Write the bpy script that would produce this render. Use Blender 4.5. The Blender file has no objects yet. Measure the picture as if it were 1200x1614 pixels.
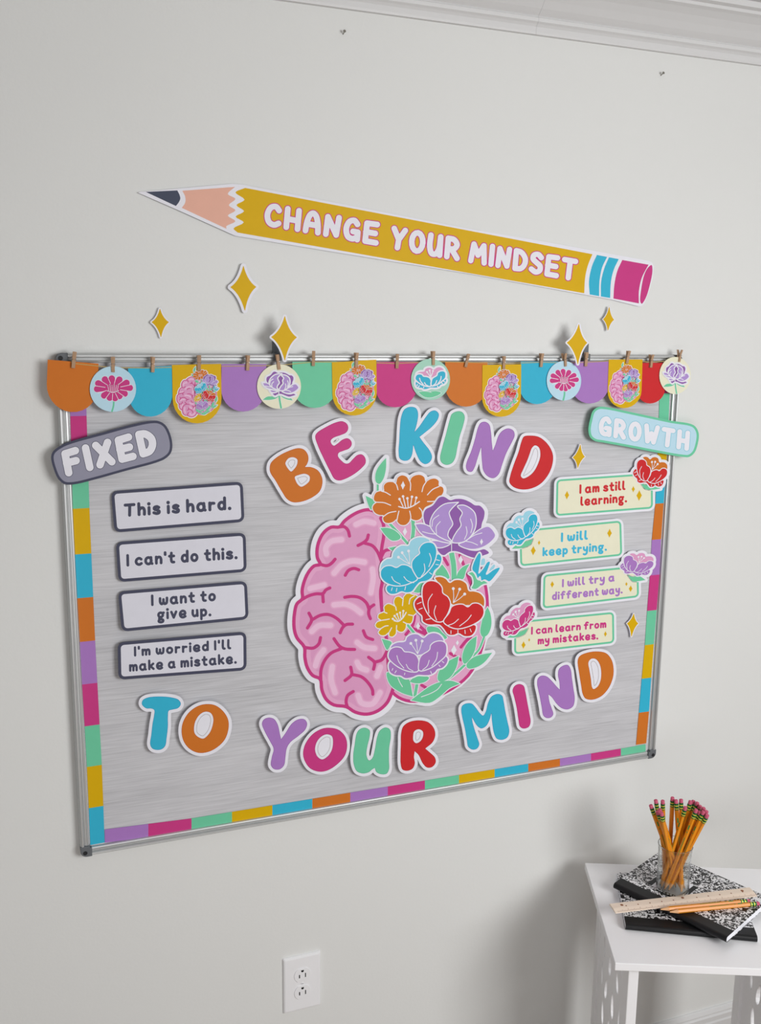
import bpy, bmesh, math, random
import numpy as np
from mathutils import Vector, Matrix
from mathutils.geometry import delaunay_2d_cdt

random.seed(7)
SC = bpy.context.scene
COL = SC.collection

# ------------------------------------------------------------------ camera
F_PX, YAW, PITCH, ROLL = 1507.93, 0.36498, -0.18376, 0.01061
ZF = 0.83                                     # height of the whiteboard's lower edge above the floor
CAM = np.array([-0.0687, -1.68769, 0.92648 + ZF])
BX, BZ0 = -0.003, -0.0085                     # whiteboard corner, relative to the left end of the wall art and ZF
BW, BH = 1.2445, 0.8990                       # whiteboard width and height


def cam_axes():
    cy, sy, cp, sp = math.cos(YAW), math.sin(YAW), math.cos(PITCH), math.sin(PITCH)
    f = np.array([sy * cp, cy * cp, sp])
    r = np.array([cy, -sy, 0.0])
    u = np.cross(r, f)
    cr, sr = math.cos(ROLL), math.sin(ROLL)
    return cr * r + sr * u, -sr * r + cr * u, f


AR, AU, AF = cam_axes()
cd = bpy.data.cameras.new('camera')
cam = bpy.data.objects.new('camera', cd)
COL.objects.link(cam)
cd.sensor_width = 36.0
cd.lens = F_PX / 1614.0 * 36.0
cd.clip_start = 0.05
M = Matrix.Identity(4)
for i in range(3):
    M[i][0], M[i][1], M[i][2], M[i][3] = AR[i], AU[i], -AF[i], CAM[i]
cam.matrix_world = M
SC.camera = cam

# ------------------------------------------------------------------ light
SC.view_settings.view_transform = 'Standard'
SC.view_settings.look = 'None'
SC.view_settings.gamma = 1.0
SC.view_settings.exposure = -0.13
SC.view_settings.use_curve_mapping = False
wd = bpy.data.worlds.new('daylight')
SC.world = wd
wd.use_nodes = True
bg = wd.node_tree.nodes['Background']
bg.inputs[0].default_value = (0.97, 0.99, 1.0, 1)
bg.inputs[1].default_value = 0.18


def area(name, loc, target, size, size_y, power, col):
    l = bpy.data.lights.new(name, 'AREA')
    l.shape = 'RECTANGLE'
    l.size, l.size_y, l.energy, l.color = size, size_y, power, col
    o = bpy.data.objects.new(name, l)
    COL.objects.link(o)
    o.location = loc
    o.rotation_euler = (Vector(target) - Vector(loc)).to_track_quat('-Z', 'Y').to_euler()
    return o


area('window_daylight', (1.50, -2.45, 1.80), (0.62, 0.0, 0.40), 1.15, 0.95, 48, (1.0, 1.0, 1.0))
area('rear_fill_light', (-0.80, -3.10, 0.55), (0.25, 0.0, 0.45), 2.2, 0.8, 18, (1.0, 1.0, 1.0))  # added fill lamp, not a known window; brightens the left and lower wall


# ------------------------------------------------------------------ materials
def lin(c):
    c = c / 255.0
    return c / 12.92 if c <= 0.04045 else ((c + 0.055) / 1.055) ** 2.4


def rgb(t):
    return (lin(t[0]), lin(t[1]), lin(t[2]), 1.0)


def mat(name, c, rough=0.55, metal=0.0, var=0.05, scale=60.0, spec=0.3, bump=0.0, bscale=300.0, stretch=None):
    m = bpy.data.materials.new(name)
    m.use_nodes = True
    nt = m.node_tree
    b = nt.nodes['Principled BSDF']
    b.inputs['Roughness'].default_value = rough
    b.inputs['Metallic'].default_value = metal
    b.inputs['Specular IOR Level'].default_value = spec
    tc = nt.nodes.new('ShaderNodeTexCoord')
    src = tc.outputs['Object']
    if stretch:
        mp = nt.nodes.new('ShaderNodeMapping')
        mp.inputs['Scale'].default_value = stretch
        nt.links.new(src, mp.inputs['Vector'])
        src = mp.outputs['Vector']
    n = nt.nodes.new('ShaderNodeTexNoise')
    n.inputs['Scale'].default_value = scale
    n.inputs['Detail'].default_value = 3.0
    nt.links.new(src, n.inputs['Vector'])
    mx = nt.nodes.new('ShaderNodeMix')
    mx.data_type = 'RGBA'
    a = rgb(c)
    mx.inputs['A'].default_value = tuple(v * (1 - var) for v in a[:3]) + (1,)
    mx.inputs['B'].default_value = tuple(min(1, v * (1 + var)) for v in a[:3]) + (1,)
    nt.links.new(n.outputs['Fac'], mx.inputs['Factor'])
    nt.links.new(mx.outputs['Result'], b.inputs['Base Color'])
    if bump:
        n2 = nt.nodes.new('ShaderNodeTexNoise')
        n2.inputs['Scale'].default_value = bscale
        n2.inputs['Detail'].default_value = 4.0
        nt.links.new(tc.outputs['Object'], n2.inputs['Vector'])
        bp = nt.nodes.new('ShaderNodeBump')
        bp.inputs['Strength'].default_value = bump
        bp.inputs['Distance'].default_value = 0.002
        nt.links.new(n2.outputs['Fac'], bp.inputs['Height'])
        nt.links.new(bp.outputs['Normal'], b.inputs['Normal'])
    return m


PC = {'white': (236, 236, 244), 'orange': (210, 118, 42), 'teal': (56, 182, 214), 'purple': (172, 124, 196),
      'green': (112, 204, 164), 'magenta': (204, 62, 134), 'red': (208, 44, 48), 'yellow': (220, 176, 8),
      'slate': (74, 76, 96), 'greyfill': (150, 150, 168), 'cardwhite': (222, 222, 232), 'skyblue': (190, 224, 240),
      'cream': (236, 234, 208), 'mint': (168, 216, 196), 'pinkwood': (234, 180, 160), 'graphite': (74, 80, 98),
      'pink': (232, 172, 208), 'pinklight': (240, 196, 224), 'pinkmid': (220, 144, 190), 'violet': (146, 96, 172),
      'lilac': (178, 148, 212), 'aqua': (160, 216, 234), 'leaf': (112, 206, 160), 'orangeedge': (190, 78, 30),
      'tealedge': (36, 140, 190), 'purpleedge': (140, 84, 166), 'greenedge': (84, 172, 136), 'magentaedge': (176, 40, 110),
      'rededge': (172, 28, 36), 'rose': (224, 160, 200), 'bluetext': (70, 186, 220), 'purpletext': (174, 124, 200),
      'magentatext': (206, 60, 136), 'redtext': (208, 48, 56), 'brownline': (160, 150, 150), 'bluegrey': (150, 208, 226)}
MATS = {k: mat(k + '_print', v, rough=0.5, var=0.03, spec=0.15) for k, v in PC.items()}
MATS['orange2'] = MATS['orange']
M_WALL = mat('wall_paint', (227, 228, 226), rough=0.6, var=0.015, scale=3, bump=0.12, bscale=160)
M_CEIL = mat('ceiling_paint', (208, 208, 208), rough=0.7, var=0.01)
M_TRIM = mat('trim_paint', (218, 218, 218), rough=0.45, var=0.01)
M_FLOOR = mat('floor_boards', (124, 98, 74), rough=0.5, var=0.25, scale=6, stretch=(1, 12, 1))
M_ALU = mat('brushed_aluminium', (200, 202, 202), rough=0.42, metal=0.55, var=0.04, spec=0.5)
M_CAP = mat('grey_plastic', (104, 108, 112), rough=0.5)
M_DARK = mat('dark_plastic', (40, 42, 44), rough=0.5)
M_PANEL = mat('whiteboard_enamel', (238, 238, 240), rough=0.2, var=0.01)
M_PLATE = mat('outlet_plastic', (240, 240, 242), rough=0.35, var=0.01)
M_SLOT = mat('outlet_slot', (20, 18, 18), rough=0.8)
M_PEG = mat('peg_wood', (184, 150, 120), rough=0.6, var=0.2, scale=200, stretch=(1, 1, 0.15))
M_WIRE = mat('spring_wire', (150, 150, 150), rough=0.3, metal=0.9)
M_TWINE = mat('twine', (196, 172, 110), rough=0.9, var=0.2, scale=900)
M_TABLE = mat('white_laminate', (248, 248, 250), rough=0.3, var=0.01)
M_PENCIL = mat('pencil_lacquer', (228, 142, 14), rough=0.35, var=0.06, scale=200, spec=0.5)
M_PWOOD = mat('sharpened_wood', (226, 176, 130), rough=0.7, var=0.1, scale=400)
M_LEAD = mat('pencil_lead', (44, 44, 48), rough=0.4)
M_ERASER = mat('pink_eraser', (206, 96, 124), rough=0.8, var=0.06, scale=300)
M_FGREEN = mat('ferrule_green', (20, 104, 52), rough=0.35, metal=0.3)
M_FYELLOW = mat('ferrule_yellow', (232, 220, 90), rough=0.35, metal=0.3)
M_TAPE = mat('black_binding_tape', (22, 22, 24), rough=0.45, var=0.1, scale=300)
M_PAGES = mat('paper_pages', (240, 240, 246), rough=0.8, var=0.04, scale=500, stretch=(0.1, 0.1, 4))
M_RULER = mat('ruler_wood', (242, 224, 206), rough=0.5, var=0.08, scale=60, stretch=(0.6, 8, 8))
M_RMARK = mat('ruler_marks', (150, 96, 66), rough=0.6)
M_NAIL = mat('nail_metal', (150, 148, 140), rough=0.4, metal=0.7)
M_PTEXT = mat('pencil_green_stamp', (60, 150, 80), rough=0.4)


def marble_mat():
    m = bpy.data.materials.new('marbled_cover')
    m.use_nodes = True
    nt = m.node_tree
    b = nt.nodes['Principled BSDF']
    b.inputs['Roughness'].default_value = 0.4
    tc = nt.nodes.new('ShaderNodeTexCoord')
    n = nt.nodes.new('ShaderNodeTexNoise')
    n.inputs['Scale'].default_value = 108
    n.inputs['Detail'].default_value = 0.6
    n.inputs['Distortion'].default_value = 2.2
    nt.links.new(tc.outputs['Object'], n.inputs['Vector'])
    r = nt.nodes.new('ShaderNodeValToRGB')
    r.color_ramp.elements[0].position = 0.495
    r.color_ramp.elements[0].color = (0.006, 0.006, 0.007, 1)
    r.color_ramp.elements[1].position = 0.525
    r.color_ramp.elements[1].color = (0.84, 0.84, 0.86, 1)
    nt.links.new(n.outputs['Fac'], r.inputs['Fac'])
    nt.links.new(r.outputs['Color'], b.inputs['Base Color'])
    return m


def backdrop_mat():
    m = bpy.data.materials.new('whitewashed_wood_print')
    m.use_nodes = True
    nt = m.node_tree
    b = nt.nodes['Principled BSDF']
    b.inputs['Roughness'].default_value = 0.5
    b.inputs['Specular IOR Level'].default_value = 0.3
    tc = nt.nodes.new('ShaderNodeTexCoord')

    def noise(sc, scale, detail, dist=0.0):
        mp = nt.nodes.new('ShaderNodeMapping')
        mp.inputs['Scale'].default_value = sc
        nt.links.new(tc.outputs['Object'], mp.inputs['Vector'])
        n = nt.nodes.new('ShaderNodeTexNoise')
        n.inputs['Scale'].default_value = scale
        n.inputs['Detail'].default_value = detail
        n.inputs['Distortion'].default_value = dist
        nt.links.new(mp.outputs['Vector'], n.inputs['Vector'])
        return n
    fine = noise((2.6, 1, 95), 4.0, 6.0, 0.6)
    broad = noise((1.0, 1, 7), 2.4, 3.0)
    mx = nt.nodes.new('ShaderNodeMix')
    mx.inputs['Factor'].default_value = 0.4
    nt.links.new(fine.outputs['Fac'], mx.inputs['A'])
    nt.links.new(broad.outputs['Fac'], mx.inputs['B'])
    r = nt.nodes.new('ShaderNodeValToRGB')
    e = r.color_ramp.elements
    e[0].position, e[0].color = 0.33, rgb((181, 181, 185))
    e[1].position, e[1].color = 0.46, rgb((196, 196, 200))
    k = e.new(0.62)
    k.color = rgb((210, 210, 214))
    nt.links.new(mx.outputs['Result'], r.inputs['Fac'])
    nt.links.new(r.outputs['Color'], b.inputs['Base Color'])
    return m


def glass_mat():
    m = bpy.data.materials.new('clear_glass')
    m.use_nodes = True
    nt = m.node_tree
    b = nt.nodes['Principled BSDF']
    b.inputs['Base Color'].default_value = (0.96, 0.98, 0.97, 1)
    b.inputs['Roughness'].default_value = 0.02
    b.inputs['IOR'].default_value = 1.33
    b.inputs['Transmission Weight'].default_value = 1.0
    n = nt.nodes.new('ShaderNodeTexNoise')
    n.inputs['Scale'].default_value = 40
    bp = nt.nodes.new('ShaderNodeBump')
    bp.inputs['Strength'].default_value = 0.01
    nt.links.new(n.outputs['Fac'], bp.inputs['Height'])
    nt.links.new(bp.outputs['Normal'], b.inputs['Normal'])
    return m


M_MARBLE, M_BACKDROP, M_GLASS = marble_mat(), backdrop_mat(), glass_mat()


# ------------------------------------------------------------------ scene helpers
def link(name, verts, faces, mats, fmat=None, parent=None, loc=None, smooth=False):
    me = bpy.data.meshes.new(name)
    me.from_pydata([tuple(map(float, v)) for v in verts], [], [tuple(int(i) for i in f) for f in faces])
    for m in (mats if isinstance(mats, (list, tuple)) else [mats]):
        me.materials.append(m)
    if fmat is not None:
        me.polygons.foreach_set('material_index', np.array(fmat, dtype=np.int32))
    if smooth:
        me.polygons.foreach_set('use_smooth', [True] * len(me.polygons))
    me.update()
    o = bpy.data.objects.new(name, me)
    COL.objects.link(o)
    if parent is not None:
        o.parent = parent
    if loc is not None:
        o.location = loc
    return o


def empty(name, loc, rz=0.0):
    o = bpy.data.objects.new(name, None)
    o.empty_display_size = 0.02
    COL.objects.link(o)
    o.location = loc
    o.rotation_euler = (0, 0, rz)
    return o


def tag(o, label, cat, group=None):
    o['label'] = label
    o['category'] = cat
    if group:
        o['group'] = group
    return o


def structure(o):
    o['kind'] = 'structure'
    return o


def copy_tree(root):
    r = root.copy()
    COL.objects.link(r)
    for ch in root.children:
        c = ch.copy()
        COL.objects.link(c)
        c.parent = r
        for g in ch.children:
            d = g.copy()
            COL.objects.link(d)
            d.parent = c
    return r


class MB:
    """small polygon collector for boxes, lathes and extrusions"""

    def __init__(s):
        s.v, s.f, s.m = [], [], []

    def add(s, verts, faces, mi=0):
        b = len(s.v)
        s.v += [tuple(v) for v in verts]
        s.f += [tuple(i + b for i in f) for f in faces]
        s.m += [mi] * len(faces)

    def box(s, x0, x1, y0, y1, z0, z1, mi=0):
        v = [(x, y, z) for z in (z0, z1) for y in (y0, y1) for x in (x0, x1)]
        s.add(v, [(0, 2, 3, 1), (4, 5, 7, 6), (0, 1, 5, 4), (2, 6, 7, 3), (0, 4, 6, 2), (1, 3, 7, 5)], mi)

    def lathe(s, prof, n=24, mi=0, axis=None, closed=False, phase=0.0):
        """profile of (radius, height); axis = 4x4 matrix"""
        vs, fs = [], []
        for (r, h) in prof:
            for k in range(n):
                a = 2 * math.pi * k / n + phase
                p = Vector((r * math.cos(a), r * math.sin(a), h))
                if axis is not None:
                    p = axis @ p
                vs.append(tuple(p))
        for i in range(len(prof) - 1):
            for k in range(n):
                k2 = (k + 1) % n
                fs.append((i * n + k, i * n + k2, (i + 1) * n + k2, (i + 1) * n + k))
        if closed:
            i = len(prof) - 1
            for k in range(n):
                k2 = (k + 1) % n
                fs.append((i * n + k, i * n + k2, k2, k))
        else:
            fs.append(tuple(reversed(range(n))))
            fs.append(tuple((len(prof) - 1) * n + k for k in range(n)))
        s.add(vs, fs, mi)

    def prism_x(s, prof, x0, x1, mi=0):
        """profile of (y, z) swept along x"""
        n = len(prof)
        v = [(x0, y, z) for y, z in prof] + [(x1, y, z) for y, z in prof]
        f = [(k, (k + 1) % n, n + (k + 1) % n, n + k) for k in range(n)]
        f += [tuple(reversed(range(n))), tuple(range(n, 2 * n))]
        s.add(v, f, mi)

    def tube(s, pts, r, n=6, mi=0):
        vs, fs = [], []
        for i, p in enumerate(pts):
            p = Vector(p)
            d = (Vector(pts[min(i + 1, len(pts) - 1)]) - Vector(pts[max(i - 1, 0)])).normalized()
            a = Vector((0, 0, 1)) if abs(d.z) < 0.9 else Vector((1, 0, 0))
            e1 = d.cross(a).normalized()
            e2 = d.cross(e1)
            for k in range(n):
                t = 2 * math.pi * k / n
                vs.append(tuple(p + (e1 * math.cos(t) + e2 * math.sin(t)) * r))
        for i in range(len(pts) - 1):
            for k in range(n):
                k2 = (k + 1) % n
                fs.append((i * n + k, i * n + k2, (i + 1) * n + k2, (i + 1) * n + k))
        fs += [tuple(reversed(range(n))), tuple((len(pts) - 1) * n + k for k in range(n))]
        s.add(vs, fs, mi)

    def build(s, name, mats, parent=None, loc=None, smooth=False, bevel=0.0):
        o = link(name, s.v, s.f, mats, s.m, parent, loc, smooth)
        bm = bmesh.new()
        bm.from_mesh(o.data)
        bmesh.ops.recalc_face_normals(bm, faces=bm.faces)
        bm.to_mesh(o.data)
        bm.free()
        if bevel:
            md = o.modifiers.new('bevel', 'BEVEL')
            md.width = bevel
            md.segments = 2
            md.limit_method = 'ANGLE'
        return o


# ------------------------------------------------------------------ flat shapes on the wall
def hit(px, y, tilt=(0, 0), ctr=(0, 0)):
    """points of the photograph -> points of a plane at distance y from the wall, tilted about ctr"""
    px = np.asarray(px, float)
    d = AF + np.multiply.outer((px[..., 0] - 600) / F_PX, AR) - np.multiply.outer((px[..., 1] - 807) / F_PX, AU)
    a, b = tilt
    t = (y + a * (CAM[0] - ctr[0]) + b * (CAM[2] - ctr[1]) - CAM[1]) / (d[..., 1] - a * d[..., 0] - b * d[..., 2])
    return CAM + t[..., None] * d


def Z(org, s, pts):
    """points read in an enlargement: origin, enlargement factor"""
    return [(org[0] + x / s, org[1] + y / s) for x, y in pts]


def spline(pts, closed=True, n=5):
    """centripetal Catmull-Rom; a doubled point makes a corner"""
    P = [np.array(p, float) for p in pts]
    runs = []
    if closed:
        k = next((i for i in range(len(P)) if np.allclose(P[i], P[(i + 1) % len(P)])), None)
        if k is None:
            ext = [P[-1]] + P + [P[0], P[1]]
            return _cr(ext, n)[:-1]
        P = P[k + 1:] + P[:k + 1]
        P = P + [P[0]] if not np.allclose(P[0], P[-1]) else P
    cur = [P[0]]
    for p in P[1:]:
        if np.allclose(p, cur[-1]):
            runs.append(cur)
            cur = [p]
        else:
            cur.append(p)
    runs.append(cur)
    out = []
    for r in runs:
        if len(r) < 2:
            continue
        ext = [2 * r[0] - r[1]] + r + [2 * r[-1] - r[-2]]
        q = _cr(ext, n if len(r) > 2 else 1)
        out += q if not out else q[1:]
    if closed and np.allclose(out[0], out[-1]):
        out = out[:-1]
    return out


def _cr(E, n):
    out = []
    for i in range(1, len(E) - 2):
        p0, p1, p2, p3 = E[i - 1], E[i], E[i + 1], E[i + 2]
        t0 = 0
        t1 = t0 + max(np.linalg.norm(p1 - p0), 1e-6) ** 0.5
        t2 = t1 + max(np.linalg.norm(p2 - p1), 1e-6) ** 0.5
        t3 = t2 + max(np.linalg.norm(p3 - p2), 1e-6) ** 0.5
        for k in range(n):
            t = t1 + (t2 - t1) * k / n
            a1 = (t1 - t) / (t1 - t0) * p0 + (t - t0) / (t1 - t0) * p1
            a2 = (t2 - t) / (t2 - t1) * p1 + (t - t1) / (t2 - t1) * p2
            a3 = (t3 - t) / (t3 - t2) * p2 + (t - t2) / (t3 - t2) * p3
            b1 = (t2 - t) / (t2 - t0) * a1 + (t - t0) / (t2 - t0) * a2
            b2 = (t3 - t) / (t3 - t1) * a2 + (t - t1) / (t3 - t1) * a3
            out.append((t2 - t) / (t2 - t1) * b1 + (t - t1) / (t2 - t1) * b2)
    out.append(E[-2])
    return out


def seg_dist(G, A, B):
    d = B - A
    L = np.maximum((d * d).sum(1), 1e-12)
    best = np.full(len(G), 1e9)
    for i in range(len(A)):
        w = G - A[i]
        t = np.clip((w @ d[i]) / L[i], 0, 1)
        w = w - t[:, None] * d[i]
        best = np.minimum(best, (w * w).sum(1))
    return np.sqrt(best)


def inside(G, loops):
    c = np.zeros(len(G), bool)
    for lp in loops:
        A = np.asarray(lp, float)
        B = np.roll(A, -1, 0)
        for (ax, ay), (bx, by) in zip(A, B):
            if ay == by:
                continue
            m = (ay > G[:, 1]) != (by > G[:, 1])
            c ^= m & (G[:, 0] < (bx - ax) * (G[:, 1] - ay) / (by - ay) + ax)
    return c


def field_contour(polys, caps, off, h):
    """outline of the union of polygons (lists of loops) and capsules (polyline, radius) grown by off"""
    allp = [np.asarray(l, float) for pl in polys for l in pl] + [np.asarray(c[0], float) for c in caps]
    lo = np.min([a.min(0) for a in allp], 0)
    hi = np.max([a.max(0) for a in allp], 0)
    pad = off + 3 * h + max([c[1] for c in caps], default=0)
    lo, hi = lo - pad, hi + pad
    nx, ny = int((hi[0] - lo[0]) / h) + 2, int((hi[1] - lo[1]) / h) + 2
    X, Y = np.meshgrid(lo[0] + h * np.arange(nx), lo[1] + h * np.arange(ny))
    Fd = np.full((ny, nx), 50.0)

    def sub(a, pd):
        i0, j0 = max(int((a.min(0)[0] - pd - lo[0]) / h), 0), max(int((a.min(0)[1] - pd - lo[1]) / h), 0)
        i1, j1 = min(int((a.max(0)[0] + pd - lo[0]) / h) + 2, nx), min(int((a.max(0)[1] + pd - lo[1]) / h) + 2, ny)
        sl = (slice(j0, j1), slice(i0, i1))
        return sl, np.stack([X[sl].ravel(), Y[sl].ravel()], 1)
    for pl in polys:
        a = np.concatenate([np.asarray(l, float) for l in pl])
        sl, G = sub(a, off + 3 * h)
        d = np.full(len(G), 1e9)
        for l in pl:
            A = np.asarray(l, float)
            d = np.minimum(d, seg_dist(G, A, np.roll(A, -1, 0)))
        d = np.where(inside(G, pl), -d, d).reshape(Fd[sl].shape)
        Fd[sl] = np.minimum(Fd[sl], d)
    for pts, r in caps:
        A = np.asarray(pts, float)
        sl, G = sub(A, off + r + 3 * h)
        d = (seg_dist(G, A[:-1], A[1:]) - r if len(A) > 1 else np.linalg.norm(G - A[0], axis=1) - r).reshape(Fd[sl].shape)
        Fd[sl] = np.minimum(Fd[sl], d)
    return march(Fd - off, lo, h)


def march(Fd, lo, h):
    ins = Fd < 0
    code = ins[:-1, :-1] * 1 + ins[:-1, 1:] * 2 + ins[1:, 1:] * 4 + ins[1:, :-1] * 8
    nxt, pos = {}, {}
    T = {1: [(3, 0)], 2: [(0, 1)], 3: [(3, 1)], 4: [(1, 2)], 5: [(3, 2), (1, 0)], 6: [(0, 2)], 7: [(3, 2)], 8: [(2, 3)],
         9: [(2, 0)], 10: [(0, 3), (2, 1)], 11: [(2, 1)], 12: [(1, 3)], 13: [(1, 0)], 14: [(0, 3)]}

    def key(j, i, e):
        return (j, i, 0) if e == 0 else (j, i + 1, 1) if e == 1 else (j + 1, i, 0) if e == 2 else (j, i, 1)

    def point(k):
        j, i, v = k
        a = Fd[j, i]
        b = Fd[j + 1, i] if v else Fd[j, i + 1]
        t = a / (a - b)
        return (lo[0] + h * (i + (0 if v else t)), lo[1] + h * (j + (t if v else 0)))
    for j, i in zip(*np.nonzero((code > 0) & (code < 15))):
        for e0, e1 in T[int(code[j, i])]:
            k0, k1 = key(j, i, e0), key(j, i, e1)
            nxt[k0] = k1
            if k0 not in pos:
                pos[k0] = point(k0)
    loops = []
    while nxt:
        k, _ = next(iter(nxt.items()))
        lp = []
        while k in nxt:
            lp.append(pos[k])
            k = nxt.pop(k)
        if len(lp) > 5:
            lp = rdp(np.array(lp), 0.06 * max(h, 0.4) * 1.6)
            if len(lp) > 3:
                loops.append(lp)
    return loops


def rdp(P, eps):
    n = len(P)
    far = int(np.argmax(((P - P[0]) ** 2).sum(1)))
    Q = np.vstack([P, P[:1]])
    keep = {0, far}
    st = [(0, far), (far, n)]
    while st:
        a, b = st.pop()
        if b - a < 2:
            continue
        d = Q[b] - Q[a]
        L = np.hypot(*d)
        w = Q[a + 1:b] - Q[a]
        ds = np.abs(w[:, 0] * d[1] - w[:, 1] * d[0]) / L if L > 1e-9 else np.hypot(w[:, 0], w[:, 1])
        m = int(np.argmax(ds))
        if ds[m] > eps:
            k = a + 1 + m
            keep.add(k)
            st += [(a, k), (k, b)]
    return Q[sorted(k for k in keep if k < n)]


def triangulate(loops):
    vs, es = [], []
    for lp in loops:
        b = len(vs)
        n = len(lp)
        vs += [Vector((float(p[0]), float(p[1]))) for p in lp]
        es += [(b + k, b + (k + 1) % n) for k in range(n)]
    V, _, Fc, *_ = delaunay_2d_cdt(vs, es, [], 0, 1e-7)
    V = np.array([tuple(v) for v in V])
    Fc = np.array([tuple(f) for f in Fc if len(f) == 3])
    cen = V[Fc].mean(1)
    Fc = Fc[inside(cen, loops)]
    a, b, c = V[Fc[:, 0]], V[Fc[:, 1]], V[Fc[:, 2]]
    cr = (b[:, 0] - a[:, 0]) * (c[:, 1] - a[:, 1]) - (b[:, 1] - a[:, 1]) * (c[:, 0] - a[:, 0])
    Fc[cr > 0] = Fc[cr > 0][:, ::-1]            # counter-clockwise seen from the room
    return V, Fc


def ribbon(pts, r, closed=False):
    P = np.asarray(pts, float)
    if closed:
        t = np.roll(P, -1, 0) - np.roll(P, 1, 0)
    else:
        t = np.gradient(P, axis=0)
    t /= np.maximum(np.linalg.norm(t, axis=1), 1e-9)[:, None]
    nrm = np.stack([-t[:, 1], t[:, 0]], 1) * r
    if closed:
        return [P + nrm, P - nrm]
    c0 = math.atan2(-t[0][1], -t[0][0])
    c1 = math.atan2(t[-1][1], t[-1][0])
    cap = lambda c, p, s: [p + r * np.array((math.cos(c + s * a), math.sin(c + s * a))) for a in (-1.0, -0.5, 0, 0.5, 1.0)]
    return [np.vstack([P + nrm, cap(c1, P[-1], -1), (P - nrm)[::-1], cap(c0, P[0], -1)])]


def disc(c, r, n=14):
    return [[(c[0] + r * math.cos(2 * math.pi * k / n), c[1] + r * math.sin(2 * math.pi * k / n)) for k in range(n)]]


LAYER = 0.00006


class Flat:
    """a cut-out on the wall: parts made of inked layers"""

    def __init__(s, depth, lift=(0, 0), ctr=None):
        s.d, s.tilt, s.ctr = depth, (-lift[0] * 700, lift[1] * 700), (0, 0)
        if ctr is not None:
            c = hit(ctr, depth)
            s.ctr = (c[0], c[2])
        s.parts = {}

    def at(s, px, dy=0.0):
        return hit(px, s.d + dy, s.tilt, s.ctr)

    def add(s, part, loops, color, layer=0, thick=0.0):
        V, T = triangulate(loops)
        s.raw(part, V, T, color, layer, thick, loops)

    def raw(s, part, V, T, color, layer=0, thick=0.0, loops=()):
        s.parts.setdefault(part, []).append((V, T, color, layer, thick, loops))

    def art(s, art, fn, base=1):
        for part, V, T, color, layer in art:
            s.raw(part, fn(V), T, color, base + layer)

    def emit(s, name, order, mount_y, pad=True):
        allpx = np.concatenate([e[0] for e in s.parts[order[0]]])
        c = (allpx.min(0) + allpx.max(0)) / 2
        ctr = hit(c, mount_y)
        root = empty(name, tuple(ctr))
        for pi, part in enumerate(order):
            pname = part.split('|')[0].split('#')[0]
            vs, fs, fm, mats = [], [], [], []
            for V, T, color, layer, thick, loops in s.parts[part]:
                if color not in mats:
                    mats.append(color)
                mi = mats.index(color)
                b = len(vs)
                W = s.at(V, -layer * LAYER) - ctr
                vs += W.tolist()
                fs += (T + b).tolist()
                fm += [mi] * len(T)
                if thick:
                    Wb = W.copy()
                    Wb[:, 1] += thick
                    b2 = len(vs)
                    vs += Wb.tolist()
                    fs += (T[:, ::-1] + b2).tolist()
                    fm += [mi] * len(T)
                    for lp in loops:
                        A = np.asarray(lp, float)
                        S = s.at(A, -layer * LAYER) - ctr
                        n = len(A)
                        b3 = len(vs)
                        vs += S.tolist()
                        S2 = S.copy()
                        S2[:, 1] += thick
                        vs += S2.tolist()
                        fs += [(b3 + k, b3 + (k + 1) % n, b3 + n + (k + 1) % n, b3 + n + k) for k in range(n)]
                        fm += [mi] * n
            if pi == 0 and pad:
                V, T, color, layer, thick, loops = s.parts[part][0]
                a, bb, cc = V[T[:, 0]], V[T[:, 1]], V[T[:, 2]]
                ar = np.abs((bb[:, 0] - a[:, 0]) * (cc[:, 1] - a[:, 1]) - (bb[:, 1] - a[:, 1]) * (cc[:, 0] - a[:, 0]))
                p = (a + bb + cc)[int(np.argmax(ar))] / 3
                q = s.at(p, thick * 0.9) - ctr
                yy = q[1] + ctr[1]
                w = 0.003
                b = len(vs)
                y0, y1 = yy - ctr[1], 0.0
                vs += [(q[0] + sx * w, yv, q[2] + sz * w) for yv in (y0, y1) for sx in (-1, 1) for sz in (-1, 1)]
                fs += [(b, b + 1, b + 5, b + 4), (b + 1, b + 3, b + 7, b + 5), (b + 3, b + 2, b + 6, b + 7), (b + 2, b, b + 4, b + 6), (b + 4, b + 5, b + 7, b + 6)]
                fm += [0] * 5
            o = link(pname, vs, fs, [MATS[m] for m in mats], fm, root)
            if '|' in part:
                o['label'] = part.split('|')[1]
        return root


# ------------------------------------------------------------------ lettering
def ell(cx, cy, rx, ry, a0=0, a1=360, n=16):
    k = range(n + 1)
    return ('p', [(cx + rx * math.cos(math.radians(a0 + (a1 - a0) * i / n)), cy + ry * math.sin(math.radians(a0 + (a1 - a0) * i / n))) for i in k])


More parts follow.
